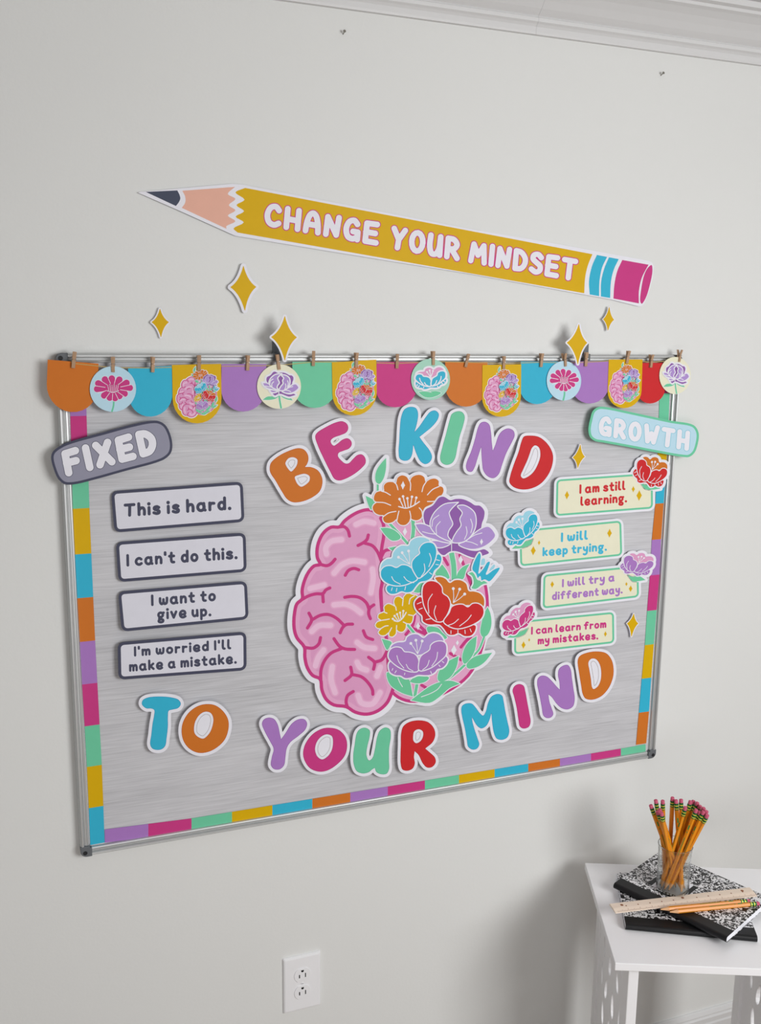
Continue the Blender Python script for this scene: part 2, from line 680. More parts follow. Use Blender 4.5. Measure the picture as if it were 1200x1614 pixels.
G = {
    'A': [('s', [(.1, .1), (.14, .5), (.25, .82), (.37, .9), (.5, .8), (.6, .45), (.63, .1)]), ('l', [(.15, .4), (.6, .4)])],
    'C': [('s', [(.58, .76), (.44, .9), (.24, .84), (.1, .5), (.2, .18), (.42, .1), (.6, .2)])],
    'D': [('l', [(.1, .1), (.1, .9)]), ('s', [(.1, .9), (.35, .86), (.56, .62), (.55, .35), (.38, .14), (.1, .1)])],
    'E': [('l', [(.55, .9), (.12, .88), (.1, .1), (.56, .1)]), ('l', [(.1, .5), (.5, .5)])],
    'F': [('l', [(.56, .9), (.12, .88), (.1, .1)]), ('l', [(.1, .5), (.5, .5)])],
    'G': [('s', [(.56, .76), (.42, .9), (.22, .82), (.1, .5), (.2, .16), (.4, .1), (.56, .18)]), ('l', [(.4, .42), (.6, .42), (.6, .1)])],
    'H': [('l', [(.1, .9), (.1, .1)]), ('l', [(.58, .9), (.58, .1)]), ('l', [(.1, .46), (.58, .46)])],
    'I': [('l', [(.1, .9), (.1, .1)])],
    'M': [('l', [(.08, .1), (.17, .86), (.41, .4), (.66, .86), (.74, .1)])],
    'N': [('l', [(.1, .1), (.13, .86), (.54, .14), (.6, .9)])],
    'O': [ell(.36, .5, .26, .4)],
    'R': [('l', [(.1, .1), (.1, .9)]), ('s', [(.1, .9), (.38, .88), (.53, .69), (.42, .5), (.12, .44)]), ('l', [(.3, .45), (.58, .1)])],
    'S': [('s', [(.54, .78), (.38, .9), (.18, .84), (.14, .67), (.32, .53), (.51, .4), (.51, .2), (.32, .1), (.1, .2)])],
    'T': [('l', [(.08, .88), (.62, .88)]), ('l', [(.36, .88), (.33, .1)])],
    'U': [('s', [(.1, .9), (.09, .4), (.2, .12), (.38, .12), (.52, .35), (.56, .9)]), ('l', [(.56, .9), (.58, .1)])],
    'W': [('l', [(.08, .9), (.2, .12), (.4, .55), (.56, .12), (.74, .9)])],
    'X': [('l', [(.08, .9), (.58, .1)]), ('l', [(.58, .9), (.08, .1)])],
    'Y': [('l', [(.08, .9), (.33, .45), (.3, .1)]), ('l', [(.33, .45), (.6, .9)])],
    'a': [ell(.27, .35, .2, .27), ('l', [(.45, .61), (.45, .2)]), ('s', [(.45, .3), (.46, .15), (.52, .1)])],
    'c': [('s', [(.45, .52), (.32, .61), (.16, .53), (.09, .35), (.16, .16), (.32, .09), (.46, .17)])],
    'd': [ell(.27, .35, .18, .26), ('l', [(.46, .92), (.45, .1)])],
    'e': [('s', [(.12, .32), (.45, .37), (.42, .57), (.28, .64), (.13, .55), (.07, .34), (.14, .13), (.3, .06), (.47, .14)])],
    'f': [('s', [(.46, .86), (.34, .91), (.23, .8), (.22, .5), (.22, .1)]), ('l', [(.08, .58), (.4, .58)])],
    'g': [ell(.25, .42, .17, .2), ('l', [(.37, .56), (.48, .6)]),
          ('s', [(.18, .22), (.14, .09), (.3, .03), (.43, -.06), (.4, -.2), (.24, -.24), (.1, -.17), (.13, -.03), (.26, .03)])],
    'h': [('l', [(.1, .92), (.1, .1)]), ('s', [(.1, .4), (.22, .58), (.36, .58), (.43, .42), (.43, .1)])],
    'i': [('l', [(.1, .58), (.1, .1)]), ('d', [(.1, .86)])],
    'k': [('l', [(.1, .92), (.1, .1)]), ('l', [(.42, .6), (.14, .33)]), ('l', [(.2, .38), (.44, .1)])],
    'l': [('s', [(.1, .92), (.09, .3), (.13, .13), (.22, .1)])],
    'm': [('l', [(.1, .61), (.1, .1)]), ('s', [(.1, .4), (.2, .58), (.31, .58), (.36, .4), (.36, .1)]), ('s', [(.36, .4), (.46, .58), (.57, .58), (.62, .4), (.62, .1)])],
    'n': [('l', [(.1, .61), (.1, .1)]), ('s', [(.1, .4), (.22, .58), (.36, .58), (.43, .42), (.43, .1)])],
    'o': [ell(.28, .35, .19, .26)],
    'p': [('l', [(.1, .61), (.1, -.21)]), ell(.28, .35, .18, .26)],
    'r': [('l', [(.1, .61), (.1, .1)]), ('s', [(.1, .4), (.2, .57), (.36, .57)])],
    's': [('s', [(.4, .54), (.28, .61), (.13, .55), (.13, .43), (.28, .35), (.41, .26), (.4, .14), (.26, .09), (.09, .16)])],
    't': [('s', [(.22, .85), (.2, .3), (.25, .12), (.38, .1)]), ('l', [(.08, .6), (.38, .6)])],
    'u': [('s', [(.1, .61), (.1, .28), (.2, .1), (.34, .14), (.43, .3), (.43, .61)]), ('l', [(.43, .61), (.45, .1)])],
    'v': [('l', [(.08, .61), (.25, .1), (.44, .61)])],
    'w': [('s', [(.09, .61), (.1, .25), (.2, .1), (.31, .2), (.34, .5)]), ('s', [(.34, .3), (.42, .1), (.55, .15), (.6, .4), (.6, .61)])],
    'y': [('s', [(.1, .61), (.13, .35), (.25, .25), (.4, .35), (.44, .61)]), ('s', [(.44, .61), (.43, .1), (.36, -.15), (.2, -.22), (.1, -.17)])],
    '.': [('d', [(.1, .1)])],
    "'": [('l', [(.08, .92), (.08, .76)])],
}


def text_caps(s, p0, p1, v, rad, gap=0.07, space=0.3):
    """capsule strokes of a line of lettering from p0 to p1 (baseline), v = vector of one capital's height"""
    pen, lay = 0.0, []
    for ch in s:
        if ch == ' ':
            pen += space
            continue
        st = G[ch]
        xs = [p[0] for k, P in st for p in P]
        lay.append((st, pen - min(xs) + rad))
        pen += max(xs) - min(xs) + 2 * rad + gap
    W = pen - gap
    u = np.array([(p1[0] - p0[0]) / W, (p1[1] - p0[1]) / W])
    v = np.array(v, float)
    R = rad * (np.hypot(*v) * 0.65 + np.hypot(*u) * 0.35)
    out = []
    for st, x0 in lay:
        caps = []
        for kind, P in st:
            Q = spline(P, False, 4) if kind == 's' else P
            caps.append(([np.array(p0) + u * (q[0] + x0) + v * q[1] for q in Q], R * (1.15 if kind == 'd' else 1)))
        out.append(caps)
    return out


def write(fl, part, s, p0, p1, v, rad, color, layer, h=0.3, outline=None, **kw):
    caps = [c for g in text_caps(s, p0, p1, v, rad, **kw) for c in g]
    if outline:
        fl.add(part, field_contour([], caps, outline[1], h), outline[0], layer)
    fl.add(part, field_contour([], caps, 0, h), color, layer + (1 if outline else 0))


def star(top, right, bottom, left, k=0.21):
    c = ((top[0] + bottom[0]) / 2 * 0.5 + (left[0] + right[0]) / 4, (left[1] + right[1]) / 2)
    out = []
    P = [top, right, bottom, left]
    for a, b in zip(P, P[1:] + P[:1]):
        a, b, cc = np.array(a, float), np.array(b, float), np.array(c, float)
        m = (a + b) / 2 * (1 - k) + cc * k
        for i in range(7):
            t = i / 7
            out.append((1 - t) ** 2 * a + 2 * t * (1 - t) * (m * 2 - (a + b) / 2) * 1.0 + t * t * b)
    return out


def mini_star(c, hh, hw):
    return star((c[0] + .04 * hh, c[1] - hh), (c[0] + hw, c[1]), (c[0] - .04 * hh, c[1] + hh), (c[0] - hw, c[1]), 0.05)


def rquad(tl, tr, br, bl, r, inset=0.0, n=6):
    """rounded quadrilateral, optionally inset"""
    P = [np.array(p, float) for p in (tl, tr, br, bl)]
    if inset:
        Q = []
        for i in range(4):
            a, b, c = P[i - 1], P[i], P[(i + 1) % 4]
            e0, e1 = (a - b) / np.linalg.norm(a - b), (c - b) / np.linalg.norm(c - b)
            sn = abs(e0[0] * e1[1] - e0[1] * e1[0])
            Q.append(b + (e0 + e1) * inset / sn)
        P = Q
        r = max(r - inset, 0.5)
    out = []
    for i in range(4):
        a, b, c = P[i - 1], P[i], P[(i + 1) % 4]
        e0, e1 = (a - b) / np.linalg.norm(a - b), (c - b) / np.linalg.norm(c - b)
        for k in range(n + 1):
            t = k / n
            # quadratic with a fuller corner
            p = (1 - t) ** 2 * (b + e0 * r) + 2 * t * (1 - t) * (b + (e0 + e1) * r * 0.08) + t * t * (b + e1 * r)
            out.append(p)
    return out


def affine(src, dst):
    A = np.array([[x, y, 1] for x, y in src])
    Mx = np.linalg.solve(A, np.array(dst, float))
    return lambda V: np.c_[np.asarray(V, float), np.ones(len(V))] @ Mx

# ------------------------------------------------------------------ the room
YB = -2.6
mb = MB(); mb.box(-2.2, 3.4, 0.0, 0.1, 0.0, 2.5)
structure(mb.build('wall_back', M_WALL))
mb = MB(); mb.box(-2.2, 3.4, -4.0, 0.1, -0.1, 0.0)
structure(mb.build('floor', M_FLOOR))
CZ = 1.4755 + ZF                              # lower edge of the crown moulding
mb = MB(); mb.box(-2.2, 3.4, -4.0, 0.1, CZ + 0.088, CZ + 0.19)
structure(mb.build('ceiling', M_CEIL))
crown = [(0, 0), (-.008, 0), (-.009, .004), (-.009, .013), (-.012, .017), (-.016, .020), (-.0165, .026), (-.014, .029), (-.019, .033), (-.026, .039),
         (-.036, .050), (-.047, .060), (-.060, .068), (-.068, .071), (-.070, .076), (-.080, .078), (-.082, .088), (0, .088)]
SEAM = float(hit((846, 53), -0.01)[0])
mb = MB(); mb.prism_x([(y, CZ + z) for y, z in crown], -2.2, SEAM - 0.00015)
structure(mb.build('trim_1', M_TRIM))
mb = MB(); mb.prism_x([(y, CZ + z) for y, z in crown], SEAM + 0.00015, 3.4)
structure(mb.build('trim_2', M_TRIM))
BZ = ZF - 0.71839
base = [(0, 0), (-.015, 0), (-.015, BZ - .034), (-.013, BZ - .030), (-.013, BZ - .018), (-.010, BZ - .014), (-.010, BZ - .010), (-.006, BZ - .002), (-.003, BZ), (0, BZ)]
mb = MB(); mb.prism_x(base, -2.2, 3.4)
structure(mb.build('baseboard_back', M_TRIM))

# ------------------------------------------------------------------ the whiteboard
wb = empty('whiteboard', (BX, 0, ZF + BZ0))
tag(wb, 'large aluminium framed whiteboard hung on the pale wall, covered with paper decorations', 'whiteboard')
mb = MB(); mb.box(.006, BW - .006, -.0095, -.001, .006, BH - .006)
mb.build('panel', M_PANEL, wb)
RAIL = [(0, -.002), (0, -.012), (.0010, -.0165), (.0032, -.0188), (.0058, -.0185), (.0072, -.0162), (.0077, -.0137), (.0086, -.0137), (.0092, -.0152),
        (.0113, -.0155), (.0118, -.0145), (.0124, -.0155), (.0148, -.0148), (.0158, -.0118), (.0158, -.002)]
CP = 0.018


def rail(name, a, b, inward):
    a, b, w = Vector(a), Vector(b), Vector(inward)
    n = len(RAIL)
    vs = [tuple(p + w * t + Vector((0, y, 0))) for p in (a, b) for t, y in RAIL]
    fs = [(k, (k + 1) % n, n + (k + 1) % n, n + k) for k in range(n)] + [tuple(range(n)), tuple(range(n, 2 * n))]
    m = MB()
    m.add(vs, fs)
    return m.build(name, M_ALU, wb)


rail('frame_rail', (CP, 0, 0), (BW - CP, 0, 0), (0, 0, 1))
rail('frame_rail', (CP, 0, BH), (BW - CP, 0, BH), (0, 0, -1))
rail('frame_rail', (0, 0, CP), (0, 0, BH - CP), (1, 0, 0))
rail('frame_rail', (BW, 0, CP), (BW, 0, BH - CP), (-1, 0, 0))
for sx, sz in ((0, 0), (1, 0), (0, 1), (1, 1)):
    o2 = []
    for k in range(7):                        # rounded outer corner, an L in plan
        t = math.pi / 2 * k / 6
        o2.append((.011 - .0112 * math.cos(t), .011 - .0112 * math.sin(t)))
    o2 = [(-.0002, CP + .002)] + o2 + [(CP + .002, -.0002), (CP + .002, .0161), (.0161, .0161), (.0161, CP + .002)]
    o2 = [(BW - x if sx else x, BH - z if sz else z) for x, z in o2]
    n = len(o2)
    m = MB()
    m.add([(x, y, z) for y in (-.0192, -.001) for x, z in o2], [(k, (k + 1) % n, n + (k + 1) % n, n + k) for k in range(n)] + [tuple(range(n)), tuple(range(n, 2 * n))])
    cap = m.build('corner_cap', M_CAP, wb, bevel=.0012)
    m = MB()
    cx, cz = (BW - .008 if sx else .008), (BH - .008 if sz else .008)
    ax = Matrix.Translation((cx, -.0188, cz)) @ Matrix.Rotation(math.pi / 2, 4, 'X')
    m.lathe([(.0038, 0), (.0038, .0012), (.0026, .0012), (.0024, .0006)], 14, axis=ax)
    m.build('screw_hole', M_DARK, cap)
for px in ((436.5, 552), (922.5, 553)):
    q = hit(px, -.012)
    q[0] -= BX
    m = MB()
    m.box(q[0] - .006, q[0] + .006, -.016, -.001, BH - .010, BH + .022)
    m.box(q[0] - .008, q[0] + .008, -.0205, -.001, BH - .012, BH + .0015)
    m.build('hanging_bracket', M_CAP, wb, bevel=.001)


def sheet(name, px, y, thick, m, label, cat):
    """one flat sheet following the points px"""
    V, T = triangulate([px])
    W = hit(V, y)
    c = W.mean(0)
    W = W - c
    n = len(px)
    S = hit(np.array(px), y) - c
    vs = W.tolist() + [(p[0], p[1] + k * thick, p[2]) for k in (0, 1) for p in S]
    b = len(W)
    fs = T.tolist() + [(b + k, b + (k + 1) % n, b + n + (k + 1) % n, b + n + k) for k in range(n)]
    return tag(link(name, vs, fs, m, None, None, tuple(c)), label, cat)


m = MB()
m.box(.0168, BW - .0168, -.0003, 0, .0168, BH - .0168)
o = m.build('backdrop_paper', M_BACKDROP, None, (BX, -.0098, ZF + BZ0))
tag(o, 'pale grey paper printed like whitewashed wood boards, covering the whiteboard', 'backing paper')


def strip(name, segs, y, label):
    """border strip: segs = list of (colour, quad in the photograph)"""
    fl, first = [], None
    vs, fs, fm, ms = [], [], [], []
    ctr = hit(np.concatenate([np.array(q, float) for _, q in segs]), y).mean(0)
    for c, q in segs:
        if c not in ms:
            ms.append(c)
        W = hit(np.array(q, float), y) - ctr
        b = len(vs)
        vs += W.tolist() + [(p[0], p[1] + .0003, p[2]) for p in W]
        fs += [(b + 3, b + 2, b + 1, b)] + [(b + k, b + (k + 1) % 4, b + 4 + (k + 1) % 4, b + 4 + k) for k in range(4)]
        fm += [ms.index(c)] * 5
    o = link(name, vs, fs, [MATS[c] for c in ms], fm, None, tuple(ctr))
    return tag(o, label, 'border strip')


def ip(t, T):
    return float(np.interp(t, [a for a, _ in T], [b for _, b in T]))


LX0 = [(570, 109), (656, 111), (802, 115), (874, 118.5), (943, 122), (1012, 126), (1079, 129.5), (1145, 133.5), (1209, 137), (1274, 140), (1332, 142.5)]
LX1 = [(570, 134.5), (656, 136.5), (802, 141), (874, 144), (943, 147), (1012, 150), (1079, 153.5), (1145, 157), (1209, 160.5), (1274, 163), (1332, 165)]
ys = [586, 656, 729, 802, 874, 943, 1012, 1079, 1145, 1209, 1274, 1332]
cs = ['purple', 'magenta', 'green', 'yellow', 'teal', 'orange', 'purple', 'magenta', 'green', 'yellow', 'teal']
sl = lambda y: 25 * (0.004 + 0.165 * (y - 561) / 785)
strip('border_strip', [(c, [(ip(a, LX0), a), (ip(a, LX1), a - sl(a)), (ip(b, LX1), b - sl(b)), (ip(b, LX0), b)]) for c, a, b in zip(cs, ys, ys[1:])],
      -.0112, 'colour-block paper border strip running down the left edge of the board')
RX0 = [(570, 1042), (620, 1040), (700, 1038), (794, 1033.5), (851, 1028), (906, 1025), (963, 1020.5), (1016, 1017), (1070, 1012), (1123, 1007.5), (1174, 1003)]
RX1 = [(570, 1058), (620, 1056), (700, 1053), (794, 1046.5), (851, 1042.5), (906, 1040), (963, 1035.5), (1016, 1031), (1070, 1027), (1123, 1023.5), (1174, 1019)]
ys = [566, 620, 682, 738, 794, 851, 907, 963, 1017, 1070, 1123.5, 1174]
cs = ['magenta', 'green', 'yellow', 'teal', 'orange', 'purple', 'magenta', 'green', 'yellow', 'teal', 'orange']
sr = lambda y: 16 * (0.004 + 0.15 * (y - 561) / 630)
strip('border_strip', [(c, [(ip(a, RX0), a), (ip(a, RX1), a - sr(a)), (ip(b, RX1), b - sr(b)), (ip(b, RX0), b)]) for c, a, b in zip(cs, ys, ys[1:])],
      -.0112, 'colour-block paper border strip running down the right edge of the board')
BT = [(165, 1307.5), (302, 1290), (882, 1196), (981, 1179.7), (1019, 1173)]
BB = [(165, 1328.5), (302, 1310), (882, 1214), (979, 1198), (1019, 1191)]
xs = [165.3, 233.9, 302, 365.8, 429.5, 492.5, 552.4, 611.5, 670, 723.8, 780, 833, 883, 932, 979, 1018]
cs = ['purple', 'magenta', 'green', 'yellow', 'teal', 'orange', 'purple', 'magenta', 'green', 'yellow', 'teal', 'orange', 'purple', 'magenta', 'green']
strip('border_strip', [(c, [(a, ip(a, BT)), (b, ip(b, BT)), (b, ip(b, BB)), (a, ip(a, BB))]) for c, a, b in zip(cs, xs, xs[1:])],
      -.0114, 'colour-block paper border strip running along the bottom edge of the board')
xs = [112 + 67 * k for k in range(14)] + [1056]
cs = ['orange', 'teal', 'yellow', 'green', 'magenta', 'purple', 'orange', 'teal', 'yellow', 'green', 'magenta', 'purple', 'orange', 'teal']
strip('border_strip', [(c, [(a, 584), (b, 584), (b, 603), (a, 603)]) for c, a, b in zip(cs, xs, xs[1:])],
      -.0110, 'paper border strip along the board top, almost hidden behind the bunting')

# ------------------------------------------------------------------ artwork used on the poster, the cards and the bunting
S6, S7, S8 = ((560, 710), 5.0), ((580, 830), 5.4545), ((580, 960), 5.4545)
S4, S5 = ((440, 780), 4.615), ((440, 940), 4.615)


def zz(S, pts):
    return Z(S[0], S[1], pts)


class Art(list):
    """list of (part, verts, tris, colour, layer) in the coordinates of the poster"""

    def fill(s, part, pts, color, layer, smooth=True):
        lp = spline(pts, True, 4) if smooth else pts
        V, T = triangulate([lp])
        s.append((part, V, T, color, layer))
        return lp

    caps = None

    def stroke(s, part, q, r, color, layer, closed=False):
        if s.caps is None:
            s.caps = {}
        q = [np.asarray(p, float) for p in q]
        s.caps.setdefault((part, color, layer), []).append((q + [q[0]] if closed else q, r))

    def line(s, part, pts, r, color, layer, closed=False):
        s.stroke(part, spline(pts, closed, 4), r, color, layer, closed)

    def dot(s, part, c, r, color, layer):
        s.stroke(part, [c], r, color, layer)

    def finish(s, h=0.5):
        for (part, color, layer), caps in (s.caps or {}).items():
            V, T = triangulate(field_contour([], caps, 0, h))
            s.append((part, V, T, color, layer))
        s.caps = None
        return s

    def loops(s, part, lps, color, layer):
        V, T = triangulate(lps)
        s.append((part, V, T, color, layer))


def flower(part, S, shapes, veins, dots=(), foot=None, c=('teal', 'aqua'), layer=0, off=1.5, r=0.8, dr=2.3):
    """shapes: list of (colour index or name, points); later shapes overlap earlier ones"""
    a = Art()
    polys = [spline(zz(S, p), True, 4) for _, p in shapes]
    a.loops(part, field_contour([[p] for p in polys], [], off, 0.7), 'white', layer)
    for k, ((ci, _), p) in enumerate(zip(shapes, polys)):
        col = c[ci] if isinstance(ci, int) else ci
        V, T = triangulate([p])
        a.append((part, V, T, col, layer + 1 + 2 * k))
        a.stroke(part, p, r, 'white', layer + 2 + 2 * k, True)
    L = layer + 2 * len(shapes) + 1
    for v in veins:
        a.line(part, zz(S, v), r * .75, 'white', L)
    for d in dots:
        d = zz(S, [d])[0]
        f = zz(S, [foot])[0]
        a.line(part, [f, ((f[0] + d[0]) / 2 + .6, (f[1] + d[1]) / 2 + .6), d], r * .7, 'white', L)
        a.dot(part, d, dr, 'white', L)
    return a.finish(), polys


# three kinds of poppy: turned left, turned right, facing front
POP_L = dict(S=S7, shapes=[
    (1, [(112, 330), (130, 300), (165, 275), (205, 268), (215, 225), (245, 185), (290, 160), (350, 160), (365, 125), (410, 95), (460, 88), (510, 100), (535, 120), (500, 200), (440, 300), (375, 350), (290, 345), (200, 360), (108, 390)]),
    (0, [(165, 510), (160, 550), (190, 580), (240, 580), (290, 560), (330, 570), (380, 560), (420, 510), (450, 480), (500, 470), (550, 440), (575, 380), (610, 350), (635, 300), (635, 260), (612, 235), (580, 250), (540, 330), (430, 440), (300, 480)]),
    (0, [(108, 410), (115, 370), (150, 340), (200, 335), (245, 352), (290, 328), (345, 335), (390, 370), (420, 420), (425, 455), (370, 485), (300, 508), (220, 508), (150, 480), (118, 445)]),
    (0, [(435, 445), (400, 400), (378, 350), (380, 300), (410, 260), (445, 230), (440, 195), (470, 150), (520, 133), (565, 145), (590, 190), (590, 250), (570, 310), (530, 370), (480, 420)])],
    veins=[[(205, 430), (225, 465), (280, 495)], [(310, 430), (340, 465), (395, 483)], [(530, 230), (545, 280), (525, 345)], [(485, 320), (490, 380), (460, 428)],
           [(590, 285), (618, 292)], [(585, 325), (608, 328)], [(210, 525), (203, 550)], [(250, 530), (245, 558)], [(325, 515), (318, 545)], [(530, 395), (550, 410)]],
    dots=[(263, 263), (295, 225), (350, 210)], foot=(360, 325))
POP_R = dict(S=S7, shapes=[
    (1, [(575, 440), (620, 428), (670, 445), (705, 480), (745, 458), (800, 458), (850, 490), (870, 550), (910, 553), (965, 570), (1000, 610), (1005, 665), (990, 700), (900, 680), (800, 680), (720, 670), (640, 560), (600, 480)]),
    (0, [(455, 600), (415, 625), (398, 660), (410, 710), (440, 745), (465, 770), (470, 815), (520, 845), (590, 845), (620, 850), (650, 880), (690, 930), (740, 935), (780, 920), (830, 945), (890, 940), (925, 900), (930, 850), (850, 840), (700, 830), (600, 780), (520, 700)]),
    (0, [(468, 540), (480, 500), (515, 470), (560, 465), (610, 485), (640, 525), (645, 570), (690, 605), (712, 660), (700, 720), (670, 780), (640, 817), (590, 817), (530, 770), (485, 690), (468, 610)]),
    (0, [(650, 817), (700, 740), (720, 690), (770, 668), (820, 668), (860, 690), (900, 660), (950, 660), (990, 690), (1000, 740), (980, 790), (930, 830), (850, 865), (770, 880), (700, 860)])],
    veins=[[(555, 580), (520, 640), (525, 745)], [(585, 680), (570, 740), (592, 805)], [(890, 760), (860, 800), (790, 855)], [(780, 795), (740, 830), (690, 850)],
           [(425, 665), (460, 650)], [(440, 712), (470, 700)], [(500, 800), (540, 792)], [(715, 895), (715, 920)], [(775, 890), (775, 915)], [(835, 890), (838, 920)], [(880, 880), (890, 905)]],
    dots=[(735, 533), (790, 538), (833, 580)], foot=(735, 655))
POP_F = dict(S=S8, shapes=[
    (1, [(195, 340), (205, 310), (250, 285), (320, 275), (335, 240), (380, 215), (430, 215), (480, 245), (520, 215), (570, 203), (620, 220), (655, 270), (640, 330), (540, 360), (430, 400), (300, 370)]),
    (0, [(178, 470), (180, 520), (195, 550), (240, 572), (280, 575), (320, 597), (380, 590), (430, 570), (490, 572), (540, 568), (580, 545), (600, 520), (640, 510), (680, 470), (690, 425), (660, 400), (560, 470), (430, 520), (300, 490), (210, 440)]),
    (0, [(175, 390), (195, 345), (240, 325), (290, 335), (315, 365), (360, 370), (410, 390), (435, 430), (440, 480), (430, 535), (370, 540), (280, 510), (210, 460), (178, 420)]),
    (0, [(442, 530), (440, 450), (460, 400), (530, 350), (540, 310), (580, 280), (640, 275), (672, 300), (680, 350), (670, 400), (620, 450), (540, 508)])],
    veins=[[(250, 400), (265, 450), (310, 508)], [(330, 475), (350, 510), (388, 532)], [(600, 370), (590, 430), (550, 490)], [(528, 440), (510, 490), (472, 522)],
           [(215, 510), (208, 528)], [(245, 530), (232, 550)], [(318, 550), (315, 565)], [(610, 480), (622, 495)], [(640, 450), (655, 462)], [(540, 535), (548, 555)]],
    dots=[(370, 295), (413, 268), (467, 275)], foot=(428, 385))
PEONY = dict(S=S6, shapes=[
    ('violet', [(630, 745), (700, 735), (755, 728), (830, 735), (880, 775), (960, 788), (1020, 775), (1060, 808), (1000, 835), (940, 850), (880, 832), (805, 800), (750, 800), (700, 830), (665, 812)]),
    ('violet', [(535, 520), (550, 465), (610, 430), (660, 368), (700, 361), (750, 388), (790, 378), (850, 380), (910, 405), (945, 428), (985, 432), (1022, 475), (1020, 530), (1005, 570), (990, 625), (900, 690), (760, 725), (640, 680), (560, 600)]),
    ('lilac', [(600, 715), (680, 715), (755, 730), (720, 755), (660, 768), (620, 750)]),
    ('lilac', [(472, 580), (472, 580), (530, 577), (600, 605), (650, 655), (755, 728), (690, 722), (620, 700), (555, 680), (515, 650), (487, 612)]),
    ('lilac', [(815, 740), (870, 715), (920, 670), (985, 620), (1050, 598), (1095, 640), (1106, 675), (1060, 730), (1000, 765), (930, 780), (860, 768)]),
    ('lilac', [(590, 590), (605, 520), (650, 460), (710, 420), (815, 408), (815, 408), (765, 455), (742, 490), (752, 530), (770, 580), (740, 630), (732, 675), (762, 718), (690, 695), (630, 655)]),
    ('lilac', [(806, 440), (850, 430), (900, 450), (942, 490), (955, 550), (945, 620), (900, 690), (840, 725), (766, 722), (772, 690), (800, 640), (835, 590), (825, 540), (845, 490)])],
    veins=[[(660, 510), (615, 545), (605, 600)], [(672, 560), (640, 600), (642, 655)], [(875, 600), (882, 650), (862, 700)], [(910, 540), (925, 590), (912, 650)],
           [(530, 640), (590, 655), (640, 660)], [(870, 715), (920, 725), (965, 745)], [(1000, 650), (940, 668), (890, 700)], [(760, 735), (760, 800)]])
ORANGE_POLY = [(148, 370), (165, 332), (210, 320), (228, 322), (226, 280), (250, 253), (300, 250), (320, 262), (335, 215), (370, 196), (408, 210), (430, 248), (445, 215), (475, 197), (515, 193), (545, 212), (556, 248),
               (590, 228), (630, 222), (658, 240), (660, 278), (690, 290), (697, 320), (680, 355), (640, 390), (600, 425), (550, 450), (530, 490), (522, 530), (490, 550), (455, 545), (436, 535), (425, 562), (395, 587), (358, 585),
               (334, 562), (328, 540), (300, 562), (260, 573), (230, 562), (220, 535), (226, 512), (190, 508), (155, 490), (138, 452), (150, 425), (172, 408), (152, 395)]
ORANGE_CUT = [[(278, 352), (240, 330), (208, 321)], [(338, 310), (325, 268), (304, 248)], [(435, 315), (437, 262), (428, 235)], [(527, 325), (538, 282), (560, 248)], [(570, 350), (610, 308), (662, 284)], [(570, 402), (625, 400), (665, 380)],
              [(280, 432), (230, 412), (168, 408)], [(322, 480), (265, 492), (224, 520)], [(345, 478), (335, 520), (330, 548)], [(430, 478), (438, 515), (438, 540)], [(505, 452), (525, 475), (530, 505)]]
YELLOW_POLY = [(66, 850), (85, 820), (122, 808), (90, 785), (95, 755), (130, 740), (145, 730), (142, 690), (175, 665), (215, 678), (238, 690), (226, 650), (238, 612), (270, 603), (302, 625), (312, 602), (345, 573), (380, 585), (400, 588), (425, 600),
               (400, 650), (405, 700), (415, 740), (390, 765), (385, 800), (368, 832), (332, 832), (325, 872), (300, 903), (265, 900), (245, 880), (240, 920), (210, 946), (185, 938), (184, 905), (150, 932), (110, 932), (92, 908), (118, 876), (85, 872)]
YELLOW_CUT = [[(120, 806), (160, 800), (185, 795)], [(140, 735), (165, 745)], [(240, 690), (245, 720)], [(304, 620), (298, 680)], [(400, 595), (365, 620), (355, 665)], [(385, 765), (350, 758)], [(330, 832), (305, 820)], [(246, 880), (248, 850)], [(186, 905), (205, 870)], [(110, 878), (150, 855), (175, 852)]]


def daisy(part, S, poly, cuts, color, dots, feet, arc, layer=0, stars=()):
    a = Art()
    p = spline(zz(S, poly), True, 3)
    a.loops(part, field_contour([[p]], [], 1.6, 0.7), 'white', layer)
    V, T = triangulate([p])
    a.append((part, V, T, color, layer + 1))
    for cpts in cuts:
        a.line(part, zz(S, cpts), .75, 'white', layer + 2)
    a.line(part, zz(S, arc), .9, 'white', layer + 2)
    for d, f in zip(zz(S, dots), zz(S, feet)):
        a.line(part, [f, d], .75, 'white', layer + 2)
        a.dot(part, d, 2.0 if S is S6 else 1.7, 'white', layer + 2)
    return a.finish(), [p]


LEAFN = [0]


def leafart(part, S, leaves, stems=(), layer=0, veins=(), each=False):
    a, polys = Art(), []
    for lf in leaves:
        polys.append(spline(zz(S, lf), True, 4))
    for pts, r in stems:
        polys.append(ribbon(spline(zz(S, pts), False, 3), r)[0])
    order = list(range(len(leaves), len(polys))) + list(range(len(leaves)))
    for k, i in enumerate(order):
        p = polys[i]
        LEAFN[0] += 1
        nm = part
        if each:
            nm = ('stem' if i >= len(leaves) else 'leaf') + '#%d' % LEAFN[0]
        L = layer + 0.35 * k
        a.loops(nm, field_contour([[p]], [], 1.2, 0.7), 'white', L)
        V, T = triangulate([p])
        a.append((nm, V, T, 'leaf', L + 1))
        for v in veins:
            q = zz(S, v)
            if inside(np.array([q[1]]), [p])[0]:
                a.line(nm, q, .6, 'white', L + 2)
    return a.finish(), polys


def d2(p):
    return [p[0]] + list(p)


def tip(pts, *idx):
    """double the listed points: sharp tips"""
    out = []
    for i, p in enumerate(pts):
        out.append(p)
        if i in idx:
            out.append(p)
    return out


